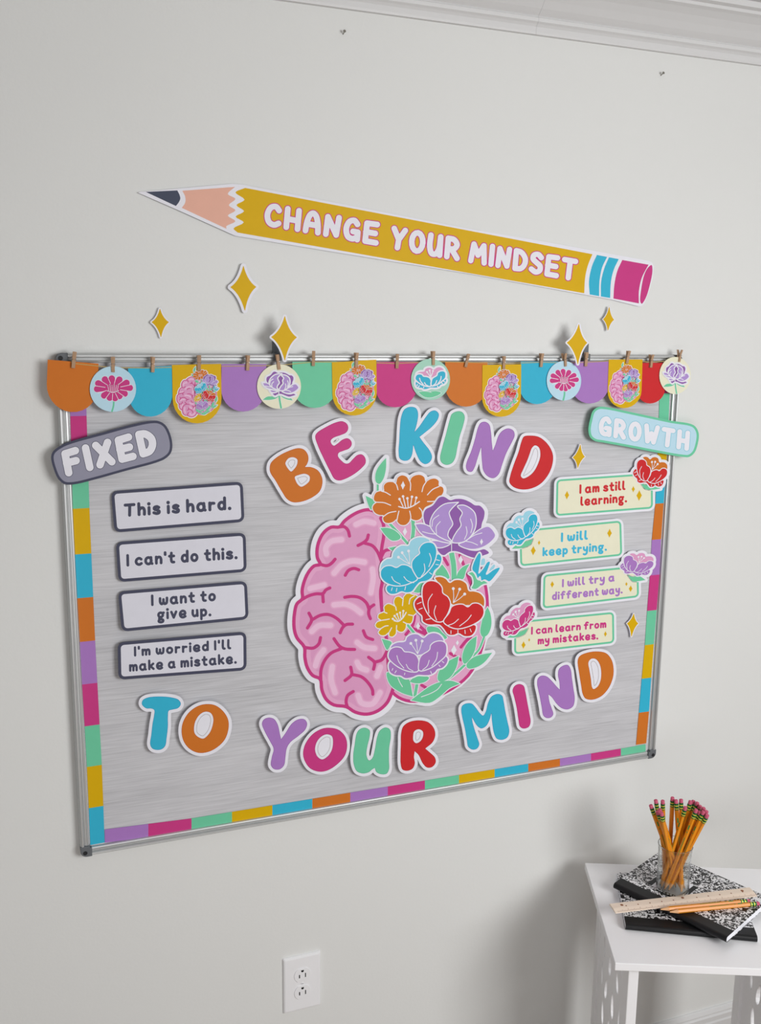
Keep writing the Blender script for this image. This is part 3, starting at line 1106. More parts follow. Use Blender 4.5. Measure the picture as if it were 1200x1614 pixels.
BRAIN = (zz(S4, [(715, 125), (650, 108), (590, 120), (530, 150), (475, 192), (440, 233), (380, 235), (325, 275), (290, 340), (277, 400), (280, 460), (300, 505), (255, 517), (210, 570), (180, 640), (168, 700), (170, 755)])
         + zz(S5, [(130, 55), (112, 130), (110, 230), (130, 300), (185, 370), (188, 440), (205, 515), (245, 575), (300, 602), (312, 680), (345, 750), (400, 790), (490, 803), (555, 842), (640, 857), (720, 832), (785, 775), (815, 715), (832, 665)]))
BRAIN_SIDE = zz(S4, [(740, 170), (760, 215), (762, 300), (750, 370), (742, 440), (745, 480), (752, 560), (752, 630), (740, 700), (745, 800)]) + zz(S5, [(752, 120), (772, 250), (785, 330), (790, 420), (800, 540), (830, 660)])
SQ4 = [[(440, 233), (475, 232), (502, 258), (513, 300)], [(298, 505), (350, 515), (385, 495), (408, 468)], [(650, 292), (640, 325), (610, 350), (575, 368)], [(625, 352), (680, 370), (720, 420), (742, 475)],
       [(815, 395), (770, 408), (745, 450)], [(482, 585), (505, 550), (545, 535), (580, 545)], [(170, 760), (215, 735), (270, 720), (320, 718), (340, 692), (370, 677)], [(318, 722), (322, 778)]]
SQ5 = [[(478, 7), (530, 0), (590, 10), (638, 50), (655, 95)], [(690, 62), (660, 85), (652, 125), (665, 162)], [(218, 122), (238, 170), (207, 230)], [(238, 172), (300, 138), (360, 132), (420, 160), (468, 206)],
       [(535, 202), (490, 205), (462, 228), (445, 265)], [(302, 300), (290, 345), (250, 376), (190, 372)], [(400, 308), (440, 362), (480, 382), (550, 386)], [(455, 380), (380, 412), (330, 470), (305, 540), (304, 602)],
       [(614, 250), (635, 295), (682, 314)], [(652, 443), (695, 480), (688, 530)], [(698, 478), (750, 460), (785, 400)], [(522, 515), (528, 570), (480, 612)], [(530, 568), (600, 585), (650, 630), (680, 680), (683, 712)], [(540, 692), (500, 720), (488, 765), (497, 803)]]
HL4 = [[(560, 215), (620, 192), (690, 205)], [(345, 430), (340, 385), (380, 338), (455, 325)], [(400, 570), (455, 510), (530, 480), (622, 490)], [(680, 540), (686, 600), (668, 712)], [(225, 682), (328, 655)]]
HL5 = [[(400, 62), (480, 56), (540, 78), (595, 120)], [(238, 255), (290, 213), (375, 210)], [(325, 390), (285, 445), (265, 505)], [(388, 510), (378, 600), (408, 700)], [(568, 335), (620, 370), (695, 378)], [(568, 480), (590, 518), (637, 536)], [(738, 515), (712, 580)], [(575, 720), (600, 775), (680, 782), (735, 700)]]
HALF = [(604, 806), (640, 800), (690, 815), (730, 850), (757, 895), (768, 940), (766, 990), (757, 1030), (738, 1065), (705, 1090), (668, 1104), (640, 1104), (618, 1090), (606, 1040), (602, 960), (600, 880)]


def brain_art():
    A = Art()
    hp = spline(HALF, True, 4)
    V, T = triangulate([hp]); A.append(('brain', V, T, 'pink', 0))
    A.stroke('brain', hp, 2.4, 'magenta', 1, True)
    for pts in ([(690, 872), (700, 880), (706, 890)], [(725, 875), (731, 890)], [(737, 905), (745, 925), (755, 935)], [(655, 960), (651, 985), (640, 1000)], [(660, 985), (672, 996)], [(710, 1030), (727, 1040)], [(727, 1020), (735, 1010), (742, 1004)],
                [(650, 990), (672, 1000)], [(665, 1080), (675, 1086)]):
        A.line('brain', pts, 2.4, 'magenta', 1)
    lp = spline(BRAIN, True, 4)
    side = spline(BRAIN_SIDE, False, 4)
    whole = spline(BRAIN, False, 4)
    poly = whole + side[::-1]
    V, T = triangulate([poly]); A.append(('brain', V, T, 'pink', 2))
    inner = [c for c in field_contour([[poly]], [], -9, 1.0)]
    A.loops('brain', inner[:1], 'rose', 3)
    for S, L in ((S4, HL4), (S5, HL5)):
        for h in L:
            A.line('brain', zz(S, h), 6.4, 'pink', 4)
            A.line('brain', zz(S, h), 4.3, 'pinklight', 5)
    A.stroke('brain', whole, 2.6, 'magenta', 6)
    A.stroke('brain', side, 2.6, 'magenta', 6)
    for S, L in ((S4, SQ4), (S5, SQ5)):
        for q in L:
            A.line('brain', zz(S, q), 2.5, 'magenta', 6)
    sil = [poly]
    fl = []
    # stems and leaves
    L = leafart('leaf', S6, [tip([(245, 58), (242, 150), (222, 225), (190, 264), (165, 250), (158, 205), (172, 150), (210, 95)], 0), tip([(82, 357), (120, 375), (158, 405), (138, 430), (126, 468), (100, 420)], 0),
                             tip([(198, 612), (260, 610), (320, 635), (360, 682), (345, 703), (290, 710), (240, 670)], 0), tip([(262, 768), (330, 758), (300, 790)], 0)],
                [([(178, 272), (178, 315)], 1.7), ([(270, 575), (340, 650), (418, 738)], 2.0), ([(455, 545), (460, 620), (448, 720)], 2.8)], 7, each=True)
    fl.append(L)
    L = leafart('leaf', S7, [tip([(876, 320), (845, 380), (820, 450), (765, 450), (775, 395), (820, 345)], 0), tip([(640, 325), (680, 380), (702, 445), (640, 440), (580, 410), (600, 370)], 0), tip([(505, 465), (465, 560), (430, 570), (392, 558), (435, 500)], 2),
                             tip([(1030, 690), (1055, 750), (1062, 850), (1030, 930), (990, 948), (968, 910), (980, 820), (1000, 750)], 0)],
                [([(715, 205), (738, 330), (742, 460)], 4.0)], 9.5, each=True)
    fl.append(L)
    L = leafart('leaf', S8, [tip([(937, 232), (922, 350), (880, 430), (832, 472), (812, 430), (830, 340), (880, 270)], 0), tip([(1070, 375), (1000, 460), (930, 502), (862, 510), (848, 480), (900, 420), (985, 390)], 0),
                             tip([(782, 403), (762, 500), (705, 590), (622, 625), (600, 600), (620, 520), (690, 450)], 0), tip([(792, 642), (700, 682), (620, 752), (530, 806), (370, 785), (440, 730), (540, 660), (640, 622), (720, 617)], 0, 4),
                             tip([(165, 545), (250, 560), (345, 590), (388, 752), (290, 720), (200, 660), (168, 600)], 3), [(362, 622), (430, 575), (527, 588), (500, 622), (430, 640)],
                             [(510, 155), (600, 160), (640, 200), (682, 246), (640, 262), (560, 215), (518, 200)], tip([(118, 255), (205, 285), (185, 330), (165, 352)], 0)],
                [([(1000, 240), (955, 350), (895, 412)], 1.6), ([(835, 480), (770, 540), (680, 610)], 1.8), ([(425, 635), (405, 745)], 2.4), ([(340, 135), (402, 210)], 1.9)], 11.4, each=True,
                veins=[[(258, 590), (275, 630), (298, 668)], [(635, 645), (600, 690), (540, 725), (460, 755)]])
    fl.append(L)
    fl.append(daisy('yellow_flower', S7, YELLOW_POLY, YELLOW_CUT, 'yellow', [(215, 793), (230, 768), (252, 753), (277, 740), (305, 725)], [(245, 812), (258, 808), (270, 802), (285, 793), (300, 780)], [(225, 808), (262, 815), (302, 783), (330, 738)], 18))
    fl.append(daisy('orange_flower', S6, ORANGE_POLY, ORANGE_CUT, 'orange', [(350, 383), (378, 362), (412, 377), (448, 365), (482, 372)], [(378, 442), (398, 447), (418, 443), (437, 438), (470, 428)], [(343, 442), (400, 455), (450, 440), (507, 403)], 18))
    for nm, cfg, cl, ly in (('peony', PEONY, None, 22), ('purple_poppy', POP_F, ('purple', 'lilac'), 22), ('blue_poppy', POP_L, ('teal', 'aqua'), 40), ('red_poppy', POP_R, ('red', 'orange'), 52)):
        fl.append(flower(nm, cfg['S'], cfg['shapes'], cfg['veins'], cfg.get('dots', ()), cfg.get('foot'), c=cl or (), layer=ly))
    fl.append(flower('blue_bud', S7, [('aqua', [(960, 330), (985, 270), (1010, 275), (1005, 330)]), ('aqua', [(1040, 380), (1085, 320), (1100, 335), (1060, 390)]), ('leaf', tip([(862, 402), (900, 388), (925, 415), (945, 455), (1000, 462), (1042, 490), (990, 500), (930, 540), (888, 530), (905, 490), (895, 430)], 5)),
                                       ('teal', tip([(895, 370), (920, 280), (960, 222), (974, 240), (970, 300), (955, 400), (990, 360), (1030, 300), (1054, 300), (1035, 370), (1020, 410), (1085, 365), (1135, 348), (1138, 362), (1100, 420), (1045, 475), (1005, 458), (975, 470), (965, 430), (945, 450), (925, 405)], 5))], [], layer=40))
    for a, polys in fl:
        A += a
        sil += polys
    for (S, c, h, w) in ((S6, (377, 275), 34, 17), (S6, (392, 640), 36, 18), (S6, (996, 720), 26, 13), (S6, (832, 862), 38, 19), (S7, (432, 855), 34, 18), (S8, (740, 352), 46, 25), (S8, (770, 290), 24, 14)):
        p = zz(S, [c])[0]
        A.fill('orange_flower' if c == (377, 275) else 'peony' if c == (996, 720) else 'brain', mini_star(p, h / S[1], w / S[1]), 'white', 21 if c == (377, 275) else 38 if c == (996, 720) else 6.5, False)
    return A.finish(0.8), poly, sil[1:]


BRAIN_ART, BRAIN_POLY, FLOWER_POLYS = brain_art()
HALF_POLY = spline(HALF, True, 4)
_o = field_contour([[BRAIN_POLY]], [], 10.5, 1.0)[:1] + field_contour([[p] for p in FLOWER_POLYS] + [[HALF_POLY]], [], 5.0, 1.0)[:1]
POSTER_OUT = [field_contour([[l] for l in _o], [], 0.0, 0.8)]

# ------------------------------------------------------------------ the brain poster
fl = Flat(-.0190)
for lp in POSTER_OUT:
    fl.add('paper_backing', lp, 'white', 0, 0.0006)
fl.art(BRAIN_ART, lambda V: V)
o = fl.emit('brain_poster', ['paper_backing', 'brain'] + [k for k in fl.parts if '#' in k] + ['yellow_flower', 'orange_flower', 'peony', 'purple_poppy', 'blue_poppy', 'red_poppy', 'blue_bud'], -.0101)
tag(o, 'big pink brain cut-out, its right half made of colourful flowers, mid board', 'poster')

# ------------------------------------------------------------------ cut-out letters
SA, SB, SCC, SD, SE = ((410, 630), 5.0), ((600, 620), 4.0), ((200, 1080), 4.6154), ((400, 1110), 3.75), ((710, 1010), 4.2857)
LET = [
    ('B', SA, 'orange', 'first letter of the top line, left of the magenta E', [(76, 545), (85, 500), (130, 455), (210, 410), (300, 382), (345, 392), (375, 428), (382, 470), (372, 505), (355, 530), (355, 530), (405, 532), (455, 556), (484, 600), (493, 650), (472, 720), (412, 770), (330, 803), (260, 808), (215, 785), (170, 720), (120, 635), (84, 580)],
     [[(200, 500), (225, 462), (265, 454), (294, 472), (290, 515), (266, 550), (245, 566), (222, 545), (206, 520)], [(275, 608), (310, 592), (355, 584), (390, 603), (390, 638), (362, 668), (325, 686), (300, 670), (282, 640)]], 5.0),
    ('E', SA, 'magenta', 'upper right of the orange B in the top line', [(435, 290), (448, 262), (520, 215), (600, 178), (650, 170), (685, 190), (696, 225), (680, 258), (640, 278), (580, 300), (558, 322), (564, 348), (582, 362), (612, 345), (650, 315), (690, 304), (718, 325), (723, 355), (702, 385), (660, 402), (620, 420), (615, 445), (640, 478), (672, 502), (700, 500), (735, 465), (770, 435), (805, 432), (830, 460), (832, 500), (800, 540), (740, 588), (670, 625), (625, 637), (588, 625), (550, 560), (500, 460), (455, 360)], [], 5.0),
    ('K', SB, 'teal', 'tall, left of the green I in the top line', [(130, 150), (150, 102), (185, 85), (222, 92), (237, 122), (232, 180), (215, 242), (215, 242), (245, 208), (285, 150), (315, 115), (345, 108), (367, 128), (363, 160), (330, 205), (280, 248), (246, 275), (246, 275), (275, 315), (310, 360), (325, 400), (312, 432), (283, 446), (253, 430), (228, 385), (207, 326), (207, 326), (198, 390), (180, 418), (150, 425), (122, 412), (114, 370), (118, 300), (122, 220)], [], 4.6),
    ('I', SB, 'green', 'slanting bar between the teal K and the purple N', [(437, 165), (450, 130), (485, 113), (515, 118), (531, 145), (522, 200), (500, 270), (485, 340), (470, 410), (450, 440), (415, 451), (385, 436), (376, 405), (390, 340), (412, 260)], [], 4.6),
    ('N', SB, 'purple', 'in the top line, between the green I and the red D', [(539, 465), (545, 430), (570, 370), (595, 290), (615, 215), (632, 186), (660, 179), (686, 197), (696, 240), (702, 310), (708, 362), (708, 362), (724, 325), (745, 265), (770, 235), (805, 221), (838, 235), (846, 265), (830, 305), (792, 380), (767, 450), (745, 510), (715, 534), (680, 526), (650, 490), (640, 430), (635, 338), (635, 338), (615, 400), (592, 470), (575, 494), (550, 490)], [], 4.6),
    ('D', SB, 'red', 'last letter of the top line, right of the purple N', [(905, 272), (940, 266), (1000, 275), (1055, 320), (1086, 380), (1086, 440), (1060, 510), (1010, 570), (950, 600), (890, 606), (838, 590), (813, 560), (818, 520), (840, 450), (870, 370), (890, 300)],
     [[(940, 385), (955, 345), (975, 328), (1000, 343), (1008, 390), (995, 440), (965, 495), (930, 525), (900, 536), (885, 520), (900, 480), (925, 425)]], 4.6),
    ('T', SCC, 'teal', 'first letter of the bottom line, below the dark-edged cards', [(110, 140), (115, 110), (150, 90), (230, 82), (320, 88), (375, 105), (393, 135), (375, 165), (330, 178), (305, 186), (299, 230), (299, 300), (290, 380), (280, 440), (255, 465), (220, 471), (185, 460), (170, 430), (178, 360), (187, 280), (198, 220), (200, 182), (180, 170), (140, 168)], [], 5.0),
    ('O', SCC, 'orange', 'ring beside the teal T in the bottom line', [(398, 330), (410, 265), (450, 200), (510, 155), (570, 138), (640, 145), (700, 188), (737, 250), (740, 315), (715, 392), (660, 450), (590, 486), (520, 492), (455, 462), (412, 405)],
     [[(489, 310), (500, 260), (530, 215), (570, 193), (610, 202), (629, 240), (622, 300), (600, 350), (558, 388), (520, 377), (494, 350)]], 5.0),
    ('Y', SD, 'purple', 'left of the magenta O in the bottom line', [(49, 115), (60, 90), (90, 79), (120, 87), (142, 120), (155, 175), (162, 207), (162, 207), (187, 172), (225, 115), (265, 89), (300, 89), (316, 113), (305, 150), (265, 187), (217, 225), (196, 260), (188, 310), (180, 360), (155, 384), (120, 383), (102, 360), (108, 310), (118, 265), (100, 225), (70, 170)], [], 4.6),
    ('O', SD, 'magenta', 'between the purple Y and the green U', [(292, 290), (305, 235), (345, 180), (395, 148), (440, 139), (500, 150), (541, 190), (553, 240), (541, 300), (500, 350), (440, 390), (390, 399), (335, 380), (302, 335)],
     [[(363, 268), (375, 220), (405, 188), (435, 178), (463, 190), (469, 230), (460, 275), (435, 310), (405, 326), (378, 310)]], 4.6),
    ('U', SD, 'green', 'in the bottom line, between the magenta O and the red R', [(589, 300), (597, 240), (610, 170), (630, 146), (660, 139), (686, 155), (686, 190), (672, 250), (667, 300), (682, 332), (702, 318), (716, 270), (731, 190), (747, 155), (780, 137), (806, 150), (811, 190), (801, 260), (800, 330), (800, 385), (785, 411), (750, 413), (725, 400), (716, 376), (716, 376), (700, 386), (680, 402), (645, 409), (610, 396), (592, 355)], [], 4.6),
    ('R', SD, 'red', 'right of the green U, last letter of the third word from the end', [(870, 240), (872, 170), (885, 130), (920, 105), (975, 95), (1030, 105), (1065, 140), (1074, 180), (1060, 222), (1015, 262), (1015, 262), (1042, 285), (1072, 315), (1076, 345), (1055, 371), (1025, 374), (1000, 350), (975, 300), (952, 278), (952, 278), (948, 312), (953, 350), (940, 380), (910, 393), (880, 386), (869, 350), (868, 300)],
     [[(943, 190), (950, 160), (975, 148), (999, 160), (1001, 190), (985, 219), (960, 230), (945, 215)]], 4.6),
    ('M', SE, 'teal', 'right of the red R in the bottom line', [(74, 470), (80, 440), (105, 424), (145, 424), (170, 448), (200, 488), (222, 505), (240, 478), (255, 420), (280, 375), (320, 359), (350, 370), (361, 410), (373, 480), (388, 550), (399, 610), (386, 652), (350, 669), (314, 661), (297, 630), (284, 560), (278, 490), (278, 490), (265, 535), (243, 575), (210, 592), (182, 575), (147, 518), (147, 518), (150, 545), (165, 600), (185, 660), (196, 700), (180, 729), (150, 735), (121, 716), (112, 670), (98, 590), (82, 520)], [], 4.4),
    ('I', SE, 'magenta', 'slanting bar right of the teal M in the bottom line', [(421, 335), (435, 305), (465, 292), (495, 303), (508, 345), (520, 410), (535, 490), (543, 550), (530, 582), (495, 593), (471, 580), (460, 530), (448, 450), (432, 380)], [], 4.4),
    ('N', SE, 'purple', 'near the end of the bottom line, left of the orange D', [(587, 290), (592, 255), (615, 236), (650, 240), (685, 270), (720, 310), (740, 330), (740, 330), (738, 285), (728, 230), (735, 190), (765, 167), (795, 164), (813, 190), (822, 250), (832, 320), (841, 390), (830, 442), (795, 463), (755, 456), (720, 427), (685, 380), (663, 362), (663, 362), (670, 410), (685, 455), (696, 495), (680, 518), (650, 521), (629, 505), (618, 450), (605, 380), (594, 330)], [], 4.4),
    ('D', SE, 'orange', 'last letter of the bottom line, below the lowest green card', [(861, 135), (875, 103), (930, 79), (1000, 72), (1055, 85), (1091, 130), (1104, 190), (1099, 250), (1070, 320), (1020, 375), (960, 398), (914, 390), (895, 360), (884, 300), (871, 220)],
     [[(934, 145), (955, 121), (985, 125), (1010, 160), (1020, 210), (1015, 270), (995, 310), (968, 326), (957, 310), (951, 260), (941, 200)]], 4.4)]
EDGE = {'orange': 'orangeedge', 'teal': 'tealedge', 'purple': 'purpleedge', 'green': 'greenedge', 'magenta': 'magentaedge', 'red': 'rededge'}
NAMEC = {'orange': 'orange', 'teal': 'turquoise', 'purple': 'purple', 'green': 'green', 'magenta': 'magenta', 'red': 'red'}
for i, (ch, S, c, where, outer, holes, mg) in enumerate(LET):
    lo = spline(zz(S, outer), True, 5)
    lh = [spline(zz(S, h), True, 5) for h in holes]
    ctr = np.mean(lo, 0)
    rnd = random.Random(i)
    fl = Flat(-.0195, (rnd.uniform(-3e-5, 3e-5), rnd.uniform(-4e-5, 4e-5)), ctr)
    fl.add('paper_backing|white paper edge around the letter', field_contour([[lo]], [], mg, 0.6), 'white', 0, 0.0007)
    fl.add('letter_face', [lo] + lh, EDGE[c], 1)
    inner = field_contour([[lo] + lh], [], -0.55, 0.5)
    fl.add('letter_face', inner, c, 2)
    for h in lh:
        ring = field_contour([[h]], [], -4.2, 0.4)
        if ring:
            fl.add('paper_backing|white paper edge around the letter', ribbon(ring[0], 0.28, True), 'brownline', 1)
    if ch == 'E' and c == 'magenta':
        fl.add('paper_backing|white paper edge around the letter', ribbon(spline(zz(S, [(578, 333), (615, 306), (622, 312), (588, 338)]), True, 3), 0.28, True), 'brownline', 1)
    o = fl.emit('paper_letter', ['paper_backing|white paper edge around the letter', 'letter_face'], -.0101)
    if ch == 'R':
        where = 'right of the green U in the bottom line'
    where = where.replace('teal', 'turquoise')
    tag(o, '%s cut-out letter %s, %s' % (NAMEC[c], ch, where), 'letter', 'cut-out paper letters on the board')

# ------------------------------------------------------------------ sparkles
for (t, r, b, l, mg, dep, my, lab) in [
    ((383.8, 419.8), (403.4, 452.3), (386.1, 488.9), (363.8, 452.6), 4.6, -.006, 0, 'large gold paper sparkle on the wall under the wooden part of the pencil banner'),
    ((252.2, 487.3), (265.7, 507.8), (253.8, 530.9), (239.6, 507.8), 2.6, -.005, 0, 'small gold paper sparkle on the bare wall, leftmost of all the sparkles'),
    ((449.1, 498.8), (467.5, 531.8), (449.1, 567.7), (428.2, 531.3), 3.2, -.0385, -.016, 'gold paper sparkle over the top frame, above the cream disc left of centre'),
    ((912.8, 511.6), (925.5, 540.3), (911.2, 573.6), (894.2, 540.2), 2.6, -.0385, -.016, 'gold paper sparkle over the top frame near the right, beside the small sparkle'),
    ((960.7, 484.5), (967.8, 504), (958.6, 520.5), (951.4, 503.3), 1.5, -.008, 0, 'small gold paper sparkle on the wall just below the pink eraser of the pencil banner'),
    ((915.2, 701.2), (921.8, 719.8), (911.1, 737.2), (903.6, 721.2), 1.6, -.0175, -.0101, 'small gold paper sparkle on the board below the light blue GROWTH sign'),
    ((999.4, 967.6), (1006, 982.7), (995.7, 1003), (989.1, 982.7), 1.6, -.0165, -.0101, 'small gold paper sparkle on the board, right of the lowest green-edged card')]:
    st = star(t, r, b, l)
    fl = Flat(dep)
    core = field_contour([[st]], [], 0.5, 0.4)
    fl.add('paper_backing|white paper edge of the sparkle', field_contour([[st]], [], mg, 0.4), 'white', 0, 0.0007)
    fl.add('gold_face', core, 'yellow', 1)
    o = fl.emit('paper_sparkle', ['paper_backing|white paper edge of the sparkle', 'gold_face'], my)
    tag(o, lab, 'sparkle', 'gold paper sparkles')

# ------------------------------------------------------------------ the pencil banner
P1, P2, P3, P4 = ((200, 270), 3.75), ((400, 290), 3.75), ((590, 320), 3.75), ((740, 350), 3.75)
fl = Flat(-.0042)
out = zz(P1, [(66, 126), (75, 122), (620, 74), (690, 80)]) + zz(P4, [(0, 40), (400, 108), (1060, 229), (1080, 238), (1092, 262), (1085, 330), (1060, 420), (1034, 485), (1018, 498), (1000, 498), (840, 458), (0, 306)]) + zz(P1, [(1200, 473), (640, 381), (300, 228), (75, 130)])
fl.add('paper_backing', [out], 'white', 0, 0.0005)
fl.add('pencil_point|grey point of the printed pencil', [spline(zz(P1, tip([(112, 122), (298, 113), (312, 140), (316, 162), (306, 185), (290, 205)], 0, 1, 5)), True, 3)], 'graphite', 1)
fl.add('sharpened_wood|pink wood of the printed pencil', [spline(zz(P1, tip([(328, 115), (640, 92), (597, 134), (642, 163), (603, 200), (642, 231), (597, 262), (642, 295), (588, 325), (590, 340), (325, 216), (345, 185), (345, 150)], 0, 1, 9, 10)), True, 4)], 'pinkwood', 1)
fl.add('pencil_barrel|mustard yellow barrel of the printed pencil', [spline(zz(P1, tip([(700, 98), (642, 125), (696, 168), (648, 200), (693, 236), (643, 268), (691, 302), (631, 338), (655, 362)], 0, 8)) + d2(zz(P4, [(680, 421), (685, 330), (700, 260), (728, 190)]))[0:] + zz(P4, [(728, 190)]) + [zz(P1, [(700, 98)])[0]], True, 4)], 'yellow', 1)
for q in ([(755, 194), (815, 206), (785, 270), (770, 350), (768, 438), (712, 428), (708, 350), (725, 262)], [(826, 208), (884, 219), (855, 280), (838, 350), (833, 449), (778, 440), (780, 350), (798, 275)]):
    fl.add('ferrule_band|turquoise band of the printed pencil', [spline(zz(P4, tip(q, 0, 1, 4, 5)), True, 4)], 'teal', 1)
fl.add('eraser|pink eraser of the printed pencil', [spline(zz(P4, tip([(905, 224), (1060, 252), (1020, 330), (1003, 410), (1003, 481), (852, 452), (858, 370), (875, 290)], 0, 1, 4, 5)), True, 4)], 'magenta', 1)
fl.add('eraser|pink eraser of the printed pencil', [spline(zz(P4, [(1078, 254), (1083, 290), (1068, 370), (1043, 450), (1020, 483), (1011, 470), (1016, 400), (1035, 310), (1058, 268)]), True, 4)], 'magenta', 1)
for w, a, b, h in (('CHANGE', (415.5, 355.3), (597, 387.2), 36), ('YOUR', (614.8, 391.8), (724.5, 411.6), 36), ('MINDSET', (738, 413.6), (909, 443.6), 35)):
    write(fl, 'lettering|white lettering outlined in magenta', w, a, b, (h * .085, -h), .125, 'white', 3, outline=('magenta', 1.35), gap=.09)
o = fl.emit('pencil_banner', ['paper_backing', 'pencil_point|grey point of the printed pencil', 'sharpened_wood|pink wood of the printed pencil', 'pencil_barrel|mustard yellow barrel of the printed pencil',
                              'ferrule_band|turquoise band of the printed pencil', 'eraser|pink eraser of the printed pencil', 'lettering|white lettering outlined in magenta'], 0)
tag(o, 'long yellow pencil-shaped paper banner reading CHANGE YOUR MINDSET, stuck to the wall above the board', 'banner')

# ------------------------------------------------------------------ FIXED and GROWTH
S9, S10 = ((70, 640), 5.4545), ((910, 630), 6.0)
o1 = spline(zz(S9, [(58, 440), (75, 390), (150, 335), (250, 296), (500, 228), (750, 160), (920, 127), (985, 130), (1040, 163), (1082, 240), (1101, 340), (1087, 405), (1040, 452), (960, 487), (700, 557), (450, 627), (250, 674), (170, 670), (118, 625), (83, 550)]), True, 5)
fl = Flat(-.0245)
fl.add('sign_card', [o1], 'slate', 0, 0.0008)
fl.add('sign_card', field_contour([[o1]], [], -3.9, 0.6), 'greyfill', 1)
write(fl, 'lettering|off-white lettering', 'FIXED', (103.4, 750.3), (249.5, 713.2), (-8.4, -38.0), .155, 'white', 3, outline=('slate', 0.8), gap=.12)
tag(fl.emit('title_sign', ['sign_card', 'lettering|off-white lettering'], -.0188), 'tilted dark grey rounded sign reading FIXED at the upper left corner of the board', 'sign')
o1 = spline(zz(S10, [(107, 290), (125, 180), (150, 105), (200, 70), (270, 69), (500, 115), (760, 171), (900, 200), (1070, 227), (1120, 255), (1151, 320), (1141, 420), (1110, 502), (1060, 541), (1000, 541), (760, 501), (500, 451), (250, 406), (170, 391), (124, 355)]), True, 5)
fl = Flat(-.0270)
fl.add('sign_card', [o1], 'green', 0, 0.0008)
fl.add('sign_card', field_contour([[o1]], [], -3.6, 0.6), 'skyblue', 1)
write(fl, 'lettering|white lettering with a pale blue outline', 'GROWTH', (943.5, 685.5), (1086, 710.5), (2.2, -30.5), .13, 'white', 3, outline=('bluegrey', 1.1), gap=.13)
tag(fl.emit('title_sign', ['sign_card', 'lettering|white lettering with a pale blue outline'], -.0188), 'tilted light blue sign with green border reading GROWTH at the upper right corner', 'sign')

# ------------------------------------------------------------------ grey cards
S11, S12 = ((160, 740), 4.6154), ((160, 900), 4.6154)
for S, q, lines, lift, lab in [
    (S11, [(70, 158), (1028, 88), (1041, 381), (95, 459)], [('This is hard.', (163, 345), (946, 292), (-.7, -20.8))], (4e-5, 5e-5), 'reading This is hard., topmost of the four dark-edged cards'),
    (S11, [(105, 528), (1049, 459), (1057, 744), (124, 820)], [("I can't do this.", (181, 706), (991, 650), (-.5, -19.2))], (3e-5, 3e-5), "reading I can't do this., second of the four dark-edged cards"),
    (S12, [(120, 150), (1058, 72), (1071, 351), (148, 442)], [('I want to', (360, 255), (835, 217), (-.4, -17.8)), ('give up.', (405, 355), (800, 327), (-.4, -17.5))], (1e-5, 8e-5), 'reading I want to give up., third of the four dark-edged cards'),
    (S12, [(118, 520), (1054, 441), (1056, 722), (124, 792)], [("I'm worried I'll", (235, 622), (946, 568), (-.3, -15.6)), ('make a mistake.', (200, 733), (985, 672), (-.3, -16.2))], (-4e-5, 2e-5), "reading I'm worried I'll make a mistake., lowest of the dark-edged cards")]:
    Q = zz(S, q)
    fl = Flat(-.0195, lift, np.mean(Q, 0))
    fl.add('card', [rquad(*Q, 10)], 'slate', 0, 0.0008)
    fl.add('card', [rquad(*Q, 10, 4.7)], 'cardwhite', 1)
    for s, a, b, v in lines:
        a, b = zz(S, [a, b])
        write(fl, 'lettering|dark slate lettering', s, a, b, v, .108, 'slate', 2, gap=.08, space=.28)
    tag(fl.emit('phrase_card', ['card', 'lettering|dark slate lettering'], -.0101), 'pale card ' + lab, 'card', 'grey-edged phrase cards under the FIXED sign')

